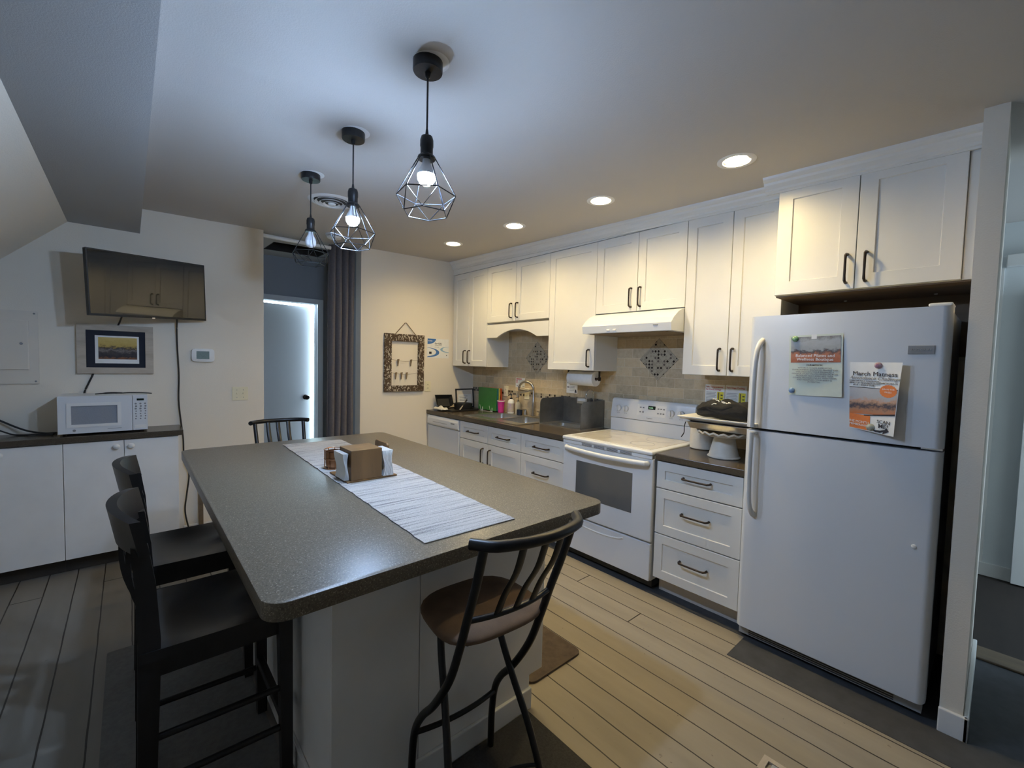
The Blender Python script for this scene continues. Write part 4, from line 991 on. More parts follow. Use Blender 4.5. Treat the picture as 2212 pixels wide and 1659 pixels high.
# ------------------------------------------------------------------ black wooden counter chairs
def black_chair(loc, label):
    """built facing +X: seat front at +X, back at -X"""
    x0, y0 = loc; t = thing('counter_chair', (x0, y0, 0), label, 'chair', 'black wooden counter chairs along the island')
    hw = .205; sx0, sx1 = -.180, .225; zs = .615
    # saddle seat
    m = MB(); nu, nv = 16, 14; top, bot = [], []
    for i in range(nu + 1):
        u = i / nu; ra, rb = [], []
        for j in range(nv + 1):
            v = j / nv * 2 - 1; wid = hw * (1.0 + .06 * u); x = sx0 + (sx1 - sx0) * u + (-.012 * (v * v) if u > .9 else 0); y = v * wid
            dip = .030 * math.exp(-((u - .42) / .30) ** 2) * (1 - v ** 2) ** .8 - .016 * math.exp(-(v / .20) ** 2) * max(0, (u - .55) / .45)
            z = zs - dip - (.004 if abs(v) > .95 or u in (0, 1) else 0)
            ra.append(m.bm.verts.new((x0 + x, y0 + y, z))); rb.append(m.bm.verts.new((x0 + x, y0 + y, zs - .034)))
        top.append(ra); bot.append(rb)
    for i in range(nu):
        for j in range(nv):
            m.bm.faces.new((top[i][j], top[i + 1][j], top[i + 1][j + 1], top[i][j + 1])); m.bm.faces.new((bot[i][j], bot[i][j + 1], bot[i + 1][j + 1], bot[i + 1][j]))
    for i in range(nu):
        for j in (0, nv): m.bm.faces.new((top[i][j], top[i + 1][j], bot[i + 1][j], bot[i][j]))
    for j in range(nv):
        for i in (0, nu): m.bm.faces.new((top[i][j], top[i][j + 1], bot[i][j + 1], bot[i][j]))
    m.build('seat', 'blackwood', t, True)
    MB().slab([x0 + sx0 + .03, x0 + sx0 + .05, x0 + sx1 - .035, x0 + sx1 - .018], [y0 - hw + .02, y0 - hw + .038, y0 + hw - .038, y0 + hw - .02], {(1, 1)}, zs - .095, zs - .035, TOP).build('apron', 'blackwood', t)
    lg = .021
    for s in (-1, 1):
        cy = y0 + s * (hw - .018); cx = x0 + sx1 - .03
        MB().hexa([(cx + .006 - lg * .8, cy - lg * .8, .001), (cx + .006 + lg * .8, cy - lg * .8, .001), (cx + .006 + lg * .8, cy + lg * .8, .001), (cx + .006 - lg * .8, cy + lg * .8, .001)],
                  [(cx - lg, cy - lg, zs - .034), (cx + lg, cy - lg, zs - .034), (cx + lg, cy + lg, zs - .034), (cx - lg, cy + lg, zs - .034)]).build('leg', 'blackwood', t)
    # rear legs run on up as the back posts, raked backwards
    prof = [(-.172, .001, .020), (-.166, .25, .022), (-.160, .50, .025), (-.158, .64, .026), (-.164, .80, .023), (-.176, .915, .019)]
    for s in (-1, 1):
        m = MB(); cy = y0 + s * (hw - .020); rows = []
        for px_, pz, pr_ in prof:
            rows.append([m.bm.verts.new((x0 + px_ + a * pr_, cy + b * .017, pz)) for a, b in ((-1, -1), (1, -1), (1, 1), (-1, 1))])
        for A, B in zip(rows, rows[1:]):
            for k in range(4): m.bm.faces.new((A[k], A[(k + 1) % 4], B[(k + 1) % 4], B[k]))
        m.bm.faces.new(rows[0][::-1]); m.bm.faces.new(rows[-1]); m.build('rear_leg', 'blackwood', t)
    # curved top rail and slats
    def bowed(u, zr, thick, extra=0.0):   # u -1..1 across
        return -.166 - .052 * (1 - u * u) + extra
    m = MB(); n = 18; rows = []
    for i in range(n + 1):
        u = i / n * 2 - 1; y = y0 + u * (hw + .004); xb = x0 + bowed(u, 0, 0); hgt = 1.002 - .010 * abs(u) ** 3; zl = .895
        rows.append([m.bm.verts.new(p) for p in ((xb - .012, y, zl), (xb + .013, y, zl), (xb - .006, y, hgt), (xb - .031, y, hgt))])
    for A, B in zip(rows, rows[1:]):
        for k in range(4): m.bm.faces.new((A[k], A[(k + 1) % 4], B[(k + 1) % 4], B[k]))
    m.bm.faces.new(rows[0][::-1]); m.bm.faces.new(rows[-1]); m.build('top_rail', 'blackwood', t, True)
    m = MB(); rows = []
    for i in range(n + 1):
        u = i / n * 2 - 1; y = y0 + u * (hw - .03); xb = x0 - .158 - .018 * (1 - u * u)
        rows.append([m.bm.verts.new(p) for p in ((xb - .010, y, .665), (xb + .010, y, .665), (xb + .008, y, .700), (xb - .012, y, .700))])
    for A, B in zip(rows, rows[1:]):
        for k in range(4): m.bm.faces.new((A[k], A[(k + 1) % 4], B[(k + 1) % 4], B[k]))
    m.bm.faces.new(rows[0][::-1]); m.bm.faces.new(rows[-1]); m.build('lower_rail', 'blackwood', t, True)
    for u in (-.62, -.21, .21, .62):
        y = y0 + u * (hw - .02); rows = []; m = MB()
        for k in range(8):
            q = k / 7; z = .692 + (.905 - .692) * q; xb = x0 + (-.158 - .018 * (1 - u * u)) * (1 - q) + (bowed(u, 0, 0)) * q - .014 * math.sin(math.pi * q)
            rows.append([m.bm.verts.new(p) for p in ((xb - .006, y - .018, z), (xb + .006, y - .018, z), (xb + .006, y + .018, z), (xb - .006, y + .018, z))])
        for A, B in zip(rows, rows[1:]):
            for k in range(4): m.bm.faces.new((A[k], A[(k + 1) % 4], B[(k + 1) % 4], B[k]))
        m.bm.faces.new(rows[0][::-1]); m.bm.faces.new(rows[-1]); m.build('back_slat', 'blackwood', t, True)
    for s in (-1, 1):
        cy = y0 + s * (hw - .018)
        for z in (.19, .33): MB().tube([(x0 - .160, cy, z + .01), (x0 + sx1 - .03, cy, z)], .011, 10).build('stretcher', 'blackwood', t, True)
    MB().box(x0 + sx1 - .045, x0 + sx1 - .02, y0 - hw + .03, y0 + hw - .03, .215, .245, .004).build('footrest', 'blackwood', t)
    MB().tube([(x0 - .162, y0 - hw + .02, .27), (x0 - .162, y0 + hw - .02, .27)], .011, 10).build('stretcher', 'blackwood', t, True)
    return t
ch = black_chair((.19, 1.765), 'black wooden counter chair nearest the camera on the left side of the island')
ch.location.z = .0075
ch2 = dup(ch, (.19, 2.405, .0075), None, 'black wooden counter chair farther back on the left, next to the white microwave cabinet')

# ------------------------------------------------------------------ metal stools
def metal_stool(x0, y0, label):
    t = thing('bar_stool', (x0, y0, 0), label, 'stool', 'black metal bar stools with suede seats')
    P = lambda x, y, z: (x0 + x, y0 + y, z)
    m = MB(); bm = m.bm; bmesh.ops.create_uvsphere(bm, u_segments=40, v_segments=20, radius=1)
    for v in bm.verts:
        x, y, z = v.co; k = math.hypot(x, y); a = math.atan2(y, x)
        se = (abs(math.cos(a)) ** 3.2 + abs(math.sin(a)) ** 3.2) ** (-1 / 3.2)
        kk = k ** .75
        wx = .182 * (1 - .06 * math.sin(a))
        v.co = Vector(P(kk * se * math.cos(a) * wx, kk * se * math.sin(a) * .158, .668 + (.032 if z > 0 else .020) * math.copysign(abs(z) ** .8, z)))
    m.build('seat', 'tan', t, True)
    for s in (-1, 1):
        p = smooth_path([P(s * .158, -.248, .990), P(s * .154, -.208, .87), P(s * .151, -.165, .76), P(s * .150, -.128, .66), P(s * .150, -.072, .53), P(s * .152, .015, .40), P(s * .156, .085, .32), P(s * .160, .128, .245), P(s * .161, .146, .14), P(s * .162, .150, .004)], 5)
        MB().tube(p, .0125, 12, ref=(1, 0, 0)).build('back_post', 'black', t, True)
        p = smooth_path([P(s * .105, .070, .652), P(s * .112, .050, .54), P(s * .128, -.010, .40), P(s * .150, -.075, .26), P(s * .166, -.125, .12), P(s * .174, -.155, .004)], 5)
        MB().tube(p, .0115, 12, ref=(1, 0, 0)).build('leg', 'black', t, True)
    MB().box(x0 - .12, x0 + .12, y0 - .115, y0 + .085, .642, .652, .003).build('seat_plate', 'black', t)
    MB().tube([P(-.150, -.128, .66), P(-.10, -.06, .647)], .006, 8).build('seat_strut', 'black', t, True)
    MB().tube([P(.150, -.128, .66), P(.10, -.06, .647)], .006, 8).build('seat_strut', 'black', t, True)
    bow = lambda u: -.250 - .060 * (1 - u * u)
    MB().tube([P(.188 * u, bow(u * .92) + (.03 * max(0, abs(u) - .8) / .2), 1.0) for u in [k / 12 - 1 for k in range(25)]], .015, 12).build('top_rail', 'black', t, True)
    MB().tube([P(.152 * u, -.160 - .025 * (1 - u * u), .752) for u in [k / 10 - 1 for k in range(21)]], .0085, 10).build('lower_rail', 'black', t, True)
    for u in (-.42, 0, .42):
        p = smooth_path([P(.158 * u, bow(u) + .002, .993), P(.156 * u, -.226 - .05 * (1 - u * u), .91), P(.154 * u, -.190 - .034 * (1 - u * u), .83), P(.152 * u, -.160 - .025 * (1 - u * u), .752)], 4)
        MB().tube(p, .014, 8, ref=(0, 1, 0), flat=.3).build('back_slat', 'black', t, True)
    MB().tube([P(.158 * u, .128 - .02 * (1 - u * u), .235) for u in [k / 8 - 1 for k in range(17)]], .009, 10).build('footrest', 'black', t, True)
    MB().tube([P(.165 * u, -.12 + .055 * (1 - u * u), .135) for u in [k / 8 - 1 for k in range(17)]], .006, 8).build('cross_bar', 'black', t, True)
    return t
st = metal_stool(.840, 1.080, 'black metal bar stool with tan suede seat at the near end of the island')
st.location.z = .008; st.rotation_euler = (0, 0, R(-4))
st2 = dup(st, (.812, 3.20, 0), R(180), 'black metal bar stool at the far end of the island by the doorway')

# ------------------------------------------------------------------ mats
def flat_mat(x0, x1, y0, y1, r, m_, name, label, h=.008):
    m = MB(); pts = []
    for cx, cy, a0 in ((x1 - r, y1 - r, 0), (x0 + r, y1 - r, 90), (x0 + r, y0 + r, 180), (x1 - r, y0 + r, 270)):
        for k in range(5): a = R(a0 + 22.5 * k); pts.append((cx + r * math.cos(a), cy + r * math.sin(a), .003))
    m.prism(pts, (0, 0, h)); o = m.build(name, m_); return tag(o, label, 'mat')
flat_mat(.46, 1.234, .62, 1.248, .01, 'rubbermat', 'floor_mat', 'dark charcoal floor mat under the near bar stool')
flat_mat(1.35, 1.705, 1.345, 2.45, .035, 'brownmat', 'floor_mat', 'brown cushioned floor mat between island and stove')
flat_mat(-.10, .40, .95, 2.81, .01, 'rug', 'rug', 'pale grey rug under the black counter chairs', .004)
rg = thing('floor_register', (1.80, .46, 0), 'small metal floor vent at the bottom edge near the refrigerator', 'floor vent')
MB().slab([1.705, 1.725, 1.765, 1.785], [.25, .27, .505, .525], {(1, 1)}, .001, .009, TOP).build('frame', 'pickled', rg)
for k in range(7): MB().box(1.727, 1.763, .275 + k * .033, .293 + k * .033, .002, .007).build('louvre', 'applgrey', rg)

# ------------------------------------------------------------------ left side: shallow cabinets, microwave, wall things
YL = 3.985
def shallow(x0, x1, cells, label):
    t = thing('low_cabinet', ((x0 + x1) / 2, YB, 0), label, 'cabinet', 'low white cabinets along the back wall')
    MB().box(x0 + .001, x1 - .001, YL + .019, YB - .002, .102, .873).build('cabinet_box', 'flat', t)
    MB().box(x0 + .001, x1 - .001, YL + .075, YL + .09, .002, .102).build('toe_kick', 'darktoe', t)
    for a, b, kx in cells:
        d = MB().box(a + .0015, b - .0015, YL, YL + .0185, .104, .868, .0015).build('door', 'flat', t)
        MB().lathe([(.009, 0), (.008, -.010), (.017, -.016), (.018, -.022), (.012, -.028), (.002, -.030)], (kx, YL, .827), 18, 'y').build('knob', 'plwhite', d, True)
shallow(-.92, -.329, [(-.92, -.624, -.652), (-.624, -.329, -.596)], 'low white cabinet at the left edge, left of the microwave')
shallow(-.329, .265, [(-.329, -.034, -.072), (-.034, .265, .004)], 'low white cabinet with two round knobs below the microwave')
tag(MB().box(-.95, .292, 3.965, YB - .001, .8755, .914, .003).build('countertop', 'counter2'), 'narrow dark brown countertop under the microwave', 'countertop')
t = thing('microwave', (-.13, 4.12, ZC), 'white microwave oven on the dark counter below the framed picture', 'microwave')
x0, x1, yf, z0, z1 = -.350, .093, 3.995, .928, 1.176
MB().box(x0, x1, yf + .018, YB - .012, z0, z1, .006).build('case', 'appl', t)
d = MB().slab([x0, x0 + .062, x0 + .285, x0 + .362], [z0 + .002, z0 + .060, z0 + .182, z1 - .002], {(1, 1)}, yf, yf + .019, BY).build('door', 'appl', t)
MB().slab([x0 + .040, x0 + .062, x0 + .285, x0 + .305], [z0 + .042, z0 + .060, z0 + .182, z0 + .202], {(1, 1)}, yf - .004, yf + .001, BY).build('window_bezel', 'plwhite', d)
MB().box(x0 + .0615, x0 + .2855, yf + .004, yf + .008, z0 + .0595, z0 + .1825).build('window', 'mwglass', d)
MB().lathe([(.008, 0), (.008, -.0012)], (x0 + .075, yf, z0 + .022), 14, 'y').build('logo_disc', 'greyink', d)
MB().box(x0 + .235, x0 + .305, yf - .0008, yf, z0 + .0225, z0 + .0255).build('lettering_line', 'greyink', d)
cp = MB().box(x0 + .364, x1, yf + .001, yf + .019, z0 + .002, z1 - .002, .002).build('control_panel', 'appl', t)
MB().box(x0 + .386, x0 + .424, yf - .0006, yf + .001, z1 - .040, z1 - .026).build('display', 'ledgreen', cp)
for i in range(3):
    for j in range(7):
        MB().lathe([(.0062 if j < 3 else .0045, 0), (.0062 if j < 3 else .0045, -.0012)], (x0 + .380 + .025 * i + (.002 if j % 2 else 0), yf + .001, z1 - .062 - .0175 * j), 10, 'y').build('button', 'greyink', cp)
MB().box(x0 + .372, x1 - .006, yf - .001, yf + .001, z0 + .012, z0 + .036, .001).build('open_button', 'plwhite', cp)
for x in (x0 + .03, x1 - .03):
    for y in (yf + .05, YB - .06): MB().lathe([(.012, .9145), (.012, .929)], (x, y, 0), 10).build('foot', 'gasket', t)
t = thing('tongs', (-.05, 4.03, 1.178), 'black tongs lying on top of the microwave', 'tongs')
MB().tube(smooth_path([(-.175, 4.045, 1.184), (-.10, 4.04, 1.190), (-.04, 4.04, 1.188)]), [.007] * 4 + [.012] * 6 + [.010] * 3, 8, flat=.5).build('grip', 'blackplastic', t, True)
for s in (-1, 1): MB().tube(smooth_path([(-.05, 4.04, 1.187), (.0, 4.035 + s * .014, 1.189), (.07, 4.03 + s * .014, 1.187), (.118, 4.028, 1.182)]), .0035, 8).build('arm', 'blackplastic', t, True)
# television
tv = thing('television', (0, 0, 0), 'flat black television mounted high on the back wall, left of the doorway', 'television')
MB().box(-.357, .357, .004, .040, -.215, .215, .004).build('housing', 'blackplastic', tv)
MB().slab([-.357, -.350, .350, .357], [-.215, -.200, .208, .215], {(1, 1)}, .001, .005, BY).build('bezel', 'black', tv)
MB().box(-.351, .351, .0025, .0045, -.201, .209).build('screen', 'screen', tv)
MB().box(-.012, .008, -.002, .0015, -.219, -.209, .001).build('logo_badge', 'chrome', tv)
for o in tv.children: o.data.transform(Matrix.Translation((0, 0, 0)))
tv.matrix_world = Matrix.Translation((.132, 4.055, 1.934)) @ Matrix.Rotation(R(24), 4, 'Z') @ Matrix.Rotation(R(-2.7), 4, 'Y') @ Matrix.Rotation(R(2), 4, 'X')
mt = thing('television_mount', (.16, YB, 1.93), 'black wall mount arm behind the swivelled television', 'mount')
MB().box(.06, .26, YB - .02, YB - .001, 1.84, 2.03, .003).build('wall_plate', 'black', mt)
MB().tube([(.16, 4.255, 1.935), (.19, 4.19, 1.935), (.150, 4.122, 1.935)], .016, 10).build('arm', 'black', mt)
# framed picture
pf = thing('framed_picture', (-.07, YB, 1.49), 'pickled wood picture frame with navy mat hanging under the television', 'picture')
MB().slab([-.272, -.226, .092, .138], [1.315, 1.358, 1.622, 1.663], {(1, 1)}, 4.250, YB - .001, BY).build('frame', 'pickled', pf)
MB().box(-.228, .094, 4.262, 4.266, 1.356, 1.624).build('mat_board', 'mat_navy', pf)
MB().box(-.180, .056, 4.2600, 4.2622, 1.388, 1.586).build('white_mount', 'paper', pf)
MB().box(-.163, .045, 4.2585, 4.2602, 1.418, 1.574).build('print', 'pic_supper', pf)
# thermostat, light switches, breaker panel
t = thing('thermostat', (.446, YB, 1.46), 'white thermostat with grey screen on the back wall', 'thermostat')
m = MB(); pts = []
for k in range(40):
    a = 2 * math.pi * k / 40; e = .38
    pts.append((.446 + .076 * math.copysign(abs(math.cos(a)) ** e, math.cos(a)), YB - .001, 1.462 + (.053 + .004 * math.cos(a) ** 2 * 0) * math.copysign(abs(math.sin(a)) ** e, math.sin(a))))
m.prism(pts, (0, -.024, 0), .004); m.build('housing', 'plwhite', t, True)
MB().box(.402, .486, 4.2485, 4.2505, 1.432, 1.494, .0006).build('screen', 'lcd', t)
t = thing('light_switch', (.702, YB, 1.146), 'ivory double switch plate left of the doorway', 'light switch')
MB().box(.643, .760, YB - .007, YB - .001, 1.090, 1.203, .002).build('cover_plate', 'ivory', t)
for x in (.678, .725):
    MB().box(x - .005, x + .005, YB - .016, YB - .007, 1.142, 1.156, .0015).build('toggle', 'ivory', t)
    for z in (1.115, 1.178): MB().lathe([(.003, 0), (.002, -.001)], (x, YB - .007, z), 8, 'y').build('screw', 'greyink', t)
t = thing('breaker_panel', (-.62, YB, 1.5), 'painted metal breaker panel door at the left edge of the back wall', 'panel')
MB().slab([-.85, -.80, -.50, -.452], [1.245, 1.34, 1.66, 1.725], {(1, 1)}, YB - .010, YB - .001, BY).build('cover_frame', 'greybox', t)
d = MB().box(-.80, -.494, YB - .020, YB - .006, 1.338, 1.664, .005).build('door', 'greybox', t)
MB().lathe([(.008, 0), (.007, -.004)], (-.528, YB - .020, 1.51), 10, 'y').build('latch', 'greyink', d)
for x, z in ((-.468, 1.71), (-.468, 1.262)): MB().lathe([(.006, 0), (.004, -.003)], (x, YB - .010, z), 10, 'y').build('screw', 'greyink', t)
def cord(name, pts, r, label, m_='blackplastic'):
    o = MB().tube(smooth_path(pts, 8), r, 8).build(name, m_, None, True); return tag(o, label, 'cord', 'black cords on the left')
cord('power_cord', [(.283, 4.205, 1.775), (.280, 4.235, 1.70), (.280, 4.258, 1.62), (.283, 4.262, 1.5), (.290, 4.262, 1.30), (.287, 4.262, 1.10), (.301, 4.262, .92), (.312, 4.262, .80), (.316, 4.25, .62), (.345, 4.25, .52), (.330, 4.25, .36), (.318, 4.25, .22), (.345, 4.245, .06), (.37, 4.245, .006)], .0055, 'black cord dangling from the right of the television to the floor')
cord('antenna_cable', [(-.02, 4.10, 1.775), (-.038, 4.22, 1.715), (-.055, 4.268, 1.668), (-.08, 4.2695, 1.60), (-.13, 4.2695, 1.48), (-.17, 4.2695, 1.38), (-.193, 4.2695, 1.31), (-.215, 4.2685, 1.25), (-.236, 4.2685, 1.19), (-.242, 4.2685, 1.15)], .0055, 'short black cable running behind the framed picture to the microwave')
cord('power_cord', [(-.80, 4.26, 1.14), (-.64, 4.25, 1.02), (-.52, 4.22, .945), (-.42, 4.17, .921), (-.37, 4.16, .921)], .006, 'thick black cord trailing left from the microwave, the upper one')
cord('power_cord', [(-.80, 4.255, 1.03), (-.66, 4.24, .965), (-.56, 4.19, .921), (-.47, 4.14, .921), (-.38, 4.10, .921)], .005, 'thin black cord trailing left from the microwave, the lower one')
# ------------------------------------------------------------------ doorway: rod, curtain
rd = MB().lathe([(.017, 0), (.017, .58)], (.885, 4.335, 2.520), 16, 'x').build('curtain_rod', 'plwhite', None, True); tag(rd, 'white curtain rod across the top of the doorway', 'curtain rod')
m = MB(); n = 90; A = []; B = []
x0, x1 = 1.452, 1.700
rows = []
for j in range(9):
    z = 2.555 - (2.555 - .03) * j / 8; row = []
    sp = 1.0 + .10 * j / 8
    for i in range(n + 1):
        u = i / n; ph = u * 2 * math.pi * 4.2 + .25 * math.sin(j * .7 + u * 5); amp = .030 * (1 + .15 * math.sin(j + u * 9))
        x = x1 - (x1 - x0) * (1 - u) * sp + .012 * math.cos(ph * 1.0 + .5); y = 4.352 + amp * math.sin(ph)
        row.append(m.bm.verts.new((x, y, z)))
    rows.append(row)
for A, B in zip(rows, rows[1:]):
    for i in range(n): m.bm.faces.new((A[i], A[i + 1], B[i + 1], B[i]))
cu = m.build('curtain', 'curtain', None, True); cu.modifiers.new('thick', 'SOLIDIFY').thickness = .004
tag(cu, 'long grey-brown curtain gathered at the right side of the doorway', 'curtain')
# ------------------------------------------------------------------ back wall right: rustic frame, certificate sign
t = thing('rustic_frame', (2.21, YB, 1.43), 'peeling rustic wooden frame strung with clothespins beside the doorway', 'frame')
MB().slab([1.985, 2.062, 2.378, 2.446], [1.130, 1.192, 1.664, 1.740], {(1, 1)}, 4.248, YB - .001, BY).build('frame', 'rustic', t)
MB().tube([(2.110, 4.262, 1.742), (2.222, 4.268, 1.862), (2.235, 4.268, 1.862), (2.345, 4.255, 1.735), (2.36, 4.247, 1.70)], .0042, 8).build('hanging_string', 'rope', t, True)
for z, xs in ((1.470, (2.135, 2.285)), (1.330, (2.11, 2.175, 2.235))):
    MB().tube([(2.062 + .316 * k / 10, 4.256, z - .018 * (1 - ((k - 5) / 5) ** 2)) for k in range(11)], .0016, 6).build('string', 'rope', t, True)
    for i, x in enumerate(xs):
        zz = z - .012; s = 1 if i % 2 == 0 else -1
        pin = MB().prism([(x - .006, 4.2515, zz + .012), (x + .006 + .012, 4.2515, zz + .016), (x + .016, 4.2515, zz + .004), (x + .004, 4.2515, zz - .06), (x - .004, 4.2515, zz - .06)], (0, .008, 0), .001).build('clothespin', 'rope', t)
sg = thing('certificate_sign', (2.635, YB, 1.605), 'white sign with blue swooshes on the wall beside the corner cabinet', 'sign')
y = YB - .0025
MB().box(2.495, 2.779, y, YB - .0008, 1.497, 1.714).build('sheet', 'paper', sg)
def blob(pts, m_, name, d=.0006): return MB().prism([(a, y - d, b) for a, b in pts], (0, .0005, 0)).build(name, m_, sg)
blob([(2.499, 1.712), (2.608, 1.712)] + [(2.499 + .109 * math.cos(R(a)), 1.712 - .062 * math.sin(R(a))) for a in range(15, 90, 15)] + [(2.499, 1.650)], 'blueink', 'blue_corner')
text('ServSafe', .017, (2.504, y - .0014, 1.687), 'B', 'whiteink', sg, 'logo_lettering', 'LEFT', .01)
text('ServSafe', .027, (2.592, y - .0008, 1.660), 'B', 'ink', sg, 'headline', 'LEFT', .012)
text('CERTIFICATION', .0125, (2.592, y - .0008, 1.640), 'B', 'ink', sg, 'subheading')
text('food handler', .011, (2.592, y - .0008, 1.621), 'B', 'greyink', sg, 'small_print')
out = [(2.497, 1.611)] + [(2.497 + .155 * math.sin(R(a)), 1.560 + .051 * math.cos(R(a))) for a in range(12, 100, 8)] + [(2.497 + .155 * math.sin(R(a)), 1.556 + .052 * math.cos(R(a))) for a in range(100, 180, 10)] + [(2.497, 1.503)]
inn = [(2.497, 1.510)] + [(2.497 + .115 * math.sin(R(a)), 1.562 + .045 * math.cos(R(a))) for a in range(172, 10, -8)] + [(2.497, 1.609)]
blob(out + inn, 'blueink', 'blue_swoosh')
out = [(2.777, 1.628)] + [(2.777 - .112 * math.sin(R(a)), 1.594 + .034 * math.cos(R(a))) for a in range(15, 170, 12)] + [(2.777, 1.558)]
inn = [(2.777, 1.566)] + [(2.777 - .082 * math.sin(R(a)), 1.596 + .029 * math.cos(R(a))) for a in range(165, 10, -12)] + [(2.777, 1.626)]
blob(out + inn, 'paleblue', 'pale_blue_swoosh')
blob([(2.521, 1.566), (2.553, 1.566), (2.553, 1.540), (2.521, 1.540)], 'ink', 'small_logo'); blob([(2.747, 1.534), (2.757, 1.534), (2.757, 1.524), (2.747, 1.524)], 'ink', 'small_mark')

# ------------------------------------------------------------------ ceiling things
def pendant(x, y, z0, lit, label):
    """z0: height of the cage's top ring"""
    zc_ = ceil_z(x, y); t = thing('pendant_light', (x, y, zc_), label, 'pendant light', 'black wire cage pendant lights over the island')
    MB().lathe([(.049, .0), (.050, -.004), (.050, -.036), (.048, -.040), (.010, -.041), (.009, -.056), (.004, -.060)], (x, y, zc_ + .004), 28).build('canopy', 'black', t, True)
    MB().lathe([(.060, .006), (.060, -.0015), (.052, -.003)], (x + .009, y - .008, zc_), 32).build('ceiling_plate', 'plwhite', t, True)
    MB().tube([(x, y, zc_ - .05), (x, y, z0 + .085)], .0034, 8).build('cord', 'blackplastic', t, True)
    MB().lathe([(.004, .092), (.006, .075), (.019, .068), (.0225, .056), (.0225, .035), (.021, .030), (.021, .008), (.029, .002), (.031, -.004), (.029, -.008)], (x, y, z0), 24).build('socket', 'black', t, True)
    ph = -41.4 + 3
    ring = lambda r, dz, o: [Vector((x + r * math.cos(R(ph + o + 60 * k)), y + r * math.sin(R(ph + o + 60 * k)), z0 + dz)) for k in range(6)]
    a, b, c = ring(.030, -.004, 0), ring(.101, -.127, 0), ring(.077, -.189, 30)
    w = .0019; edges = []
    for k in range(6):
        edges += [(a[k], b[k]), (b[k], b[(k + 1) % 6]), (c[k], c[(k + 1) % 6]), (b[k], c[k]), (b[(k + 1) % 6], c[k])]
    for k in range(6):
        MB().tube([a[k], b[k]], w, 6).build('cage_strut', 'black', t, True)
    m = MB(); m.tube(b, w, 6, closed=True); m.build('cage_ring', 'black', t, True)
    m = MB(); m.tube(c, w, 6, closed=True); m.build('cage_ring', 'black', t, True)
    zig = []
    for k in range(6): zig += [b[k], c[k]]
    m = MB(); m.tube(zig, w, 6, closed=True); m.build('cage_zigzag', 'black', t, True)
    pr = [(.0125, -.006), (.0135, -.018), (.018, -.030), (.0265, -.045), (.0300, -.060), (.0285, -.076), (.021, -.088), (.010, -.0945), (.001, -.096)]
    b_ = MB().lathe(pr[:5], (x, y, z0), 24, cap=True).build('bulb', 'offbulb', t, True)
    MB().lathe([(pr[4][0], pr[4][1] - .0003)] + pr[5:], (x, y, z0), 24, cap=True).build('globe', 'bulb' if lit else 'offbulb', b_, True)
    return t
pendant(.772, 1.345, 2.158, True, 'lit cage pendant nearest the camera, hanging lowest in its row over the island')
pendant(.777, 2.010, 2.167, True, 'lit cage pendant in the middle of the row of three')
pendant(.790, 2.670, 2.190, False, 'unlit cage pendant farthest away, in front of the doorway')
for i, (x, y, lab) in enumerate(((LAMP_X, 3.480, 'recessed ceiling lamp farthest away, near the back wall'), (LAMP_X, 2.617, 'recessed ceiling lamp second from the back wall'),
                                 (LAMP_X, 1.779, 'recessed ceiling lamp second nearest, in front of the range hood'), (LAMP_X, .944, 'recessed ceiling lamp nearest the camera, in front of the refrigerator cabinet'))):
    zc_ = ceil_z(x, y); t = thing('recessed_lamp', (x, y, zc_), lab, 'ceiling lamp', 'warm recessed ceiling lamps')
    m = MB(); m.lathe([(.088, .004), (.089, -.003), (.080, -.007), (.064, -.005), (.060, .003), (.060, .055), (.064, .055), (.068, .004)], (x, y, zc_), 36, cap=False); m.build('trim_ring', 'plwhite', t, True)
    MB().lathe([(.0595, .026), (.058, .020), (.040, .017), (.001, .016)], (x, y, zc_), 32).build('lens', 'can', t, True)
    ld = bpy.data.lights.new('lamp_beam', 'SPOT'); ld.energy = CAN_W; ld.color = BULB_WARM; ld.spot_size = R(150); ld.spot_blend = 1.0; ld.shadow_soft_size = .04
    lo_ = bpy.data.objects.new('lamp_beam', ld); COL.objects.link(lo_); lo_.parent = t; lo_.location = (0, 0, .010)
t = thing('ceiling_vent', (1.04, 3.06, ceil_z(1.04, 3.06)), 'round white ceiling vent above the middle pendant', 'vent')
zc_ = ceil_z(1.04, 3.06)
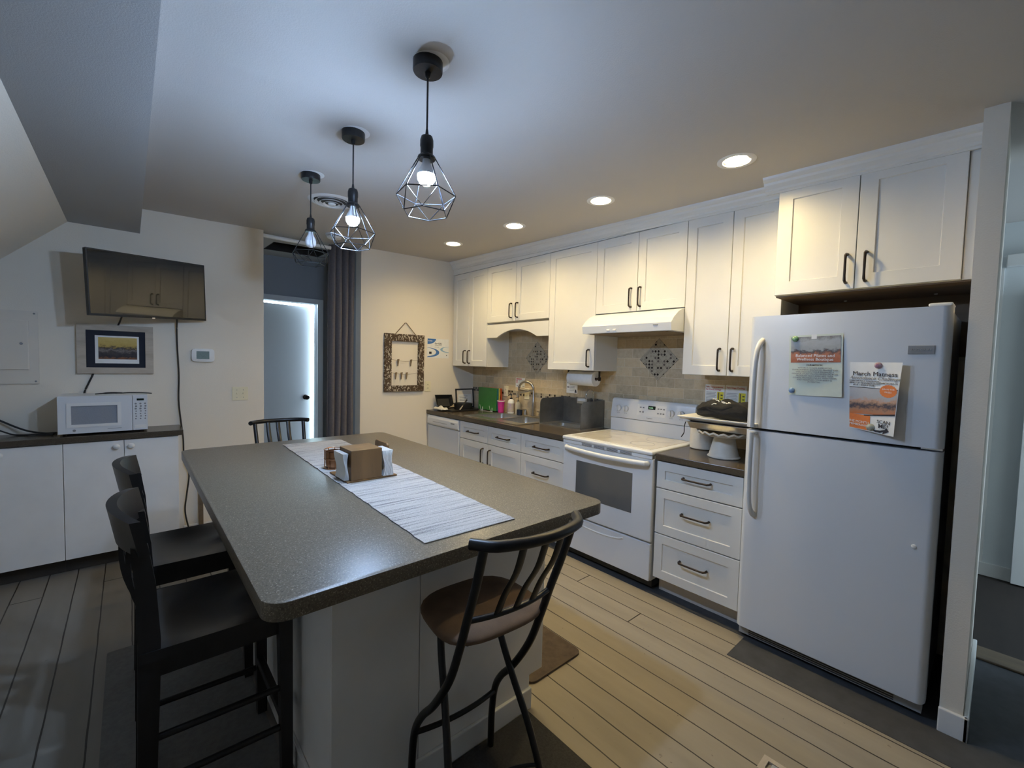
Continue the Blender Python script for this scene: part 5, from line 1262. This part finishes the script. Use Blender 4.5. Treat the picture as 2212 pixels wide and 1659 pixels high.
MB().lathe([(.150, .004), (.150, -.003), (.138, -.010), (.118, -.012), (.112, -.004), (.112, .002)], (1.04, 3.06, zc_), 40, cap=False).build('outer_ring', 'plwhite', t, True)
MB().lathe([(.113, -.0005), (.113, .002)], (1.04, 3.06, zc_ - .002), 32).build('dark_throat', 'gasket', t)
for r, dz in ((.095, -.016), (.070, -.022), (.046, -.028)): MB().lathe([(r, dz + .010), (r + .012, dz), (r + .009, dz), (r - .003, dz + .010)], (1.04, 3.06, zc_), 32, cap=False).build('vane_ring', 'plwhite', t, True)
MB().lathe([(.026, -.020), (.022, -.031), (.002, -.033)], (1.04, 3.06, zc_), 20).build('centre_disc', 'plwhite', t, True)
t = thing('smoke_detector', (1.37, 3.97, ceil_z(1.37, 3.97)), 'white smoke detector on the ceiling before the doorway', 'smoke detector')
zc_ = ceil_z(1.37, 3.97)
MB().lathe([(.070, .004), (.070, -.012), (.066, -.016), (.060, -.017)], (1.37, 3.97, zc_), 32).build('base', 'plwhite', t, True)
MB().lathe([(.052, -.017), (.052, -.024)], (1.37, 3.97, zc_), 28).build('slots', 'greyink', t, True)
MB().lathe([(.060, -.024), (.056, -.036), (.035, -.044), (.002, -.045)], (1.37, 3.97, zc_), 28).build('cover', 'plwhite', t, True)
# yard beyond the ajar door
m = MB(); bmesh.ops.create_icosphere(m.bm, subdivisions=4, radius=1)
rr = random.Random(5)
for v in m.bm.verts: v.co = Vector((2.9, 9.4, .6)) + Vector((v.co.x * 1.6, v.co.y * .8, v.co.z * 1.1)) * (1 + .12 * rr.random())
tag(m.build('garden_shrub', 'leaf'), 'green shrub outside, glimpsed through the gap of the ajar door', 'shrub')
t = thing('porch_railing', (2.2, 6.8, -.25), 'grey porch railing outside the ajar back door', 'railing')
MB().box(1.2, 3.2, 6.78, 6.84, .88, .93).build('top_rail', 'trim', t)
MB().box(1.2, 3.2, 6.79, 6.83, -.10, -.05).build('bottom_rail', 'applgrey', t)
for k in range(14): MB().box(1.28 + k * .14, 1.36 + k * .14, 6.795, 6.825, -.25, .88).build('baluster', 'applgrey', t)
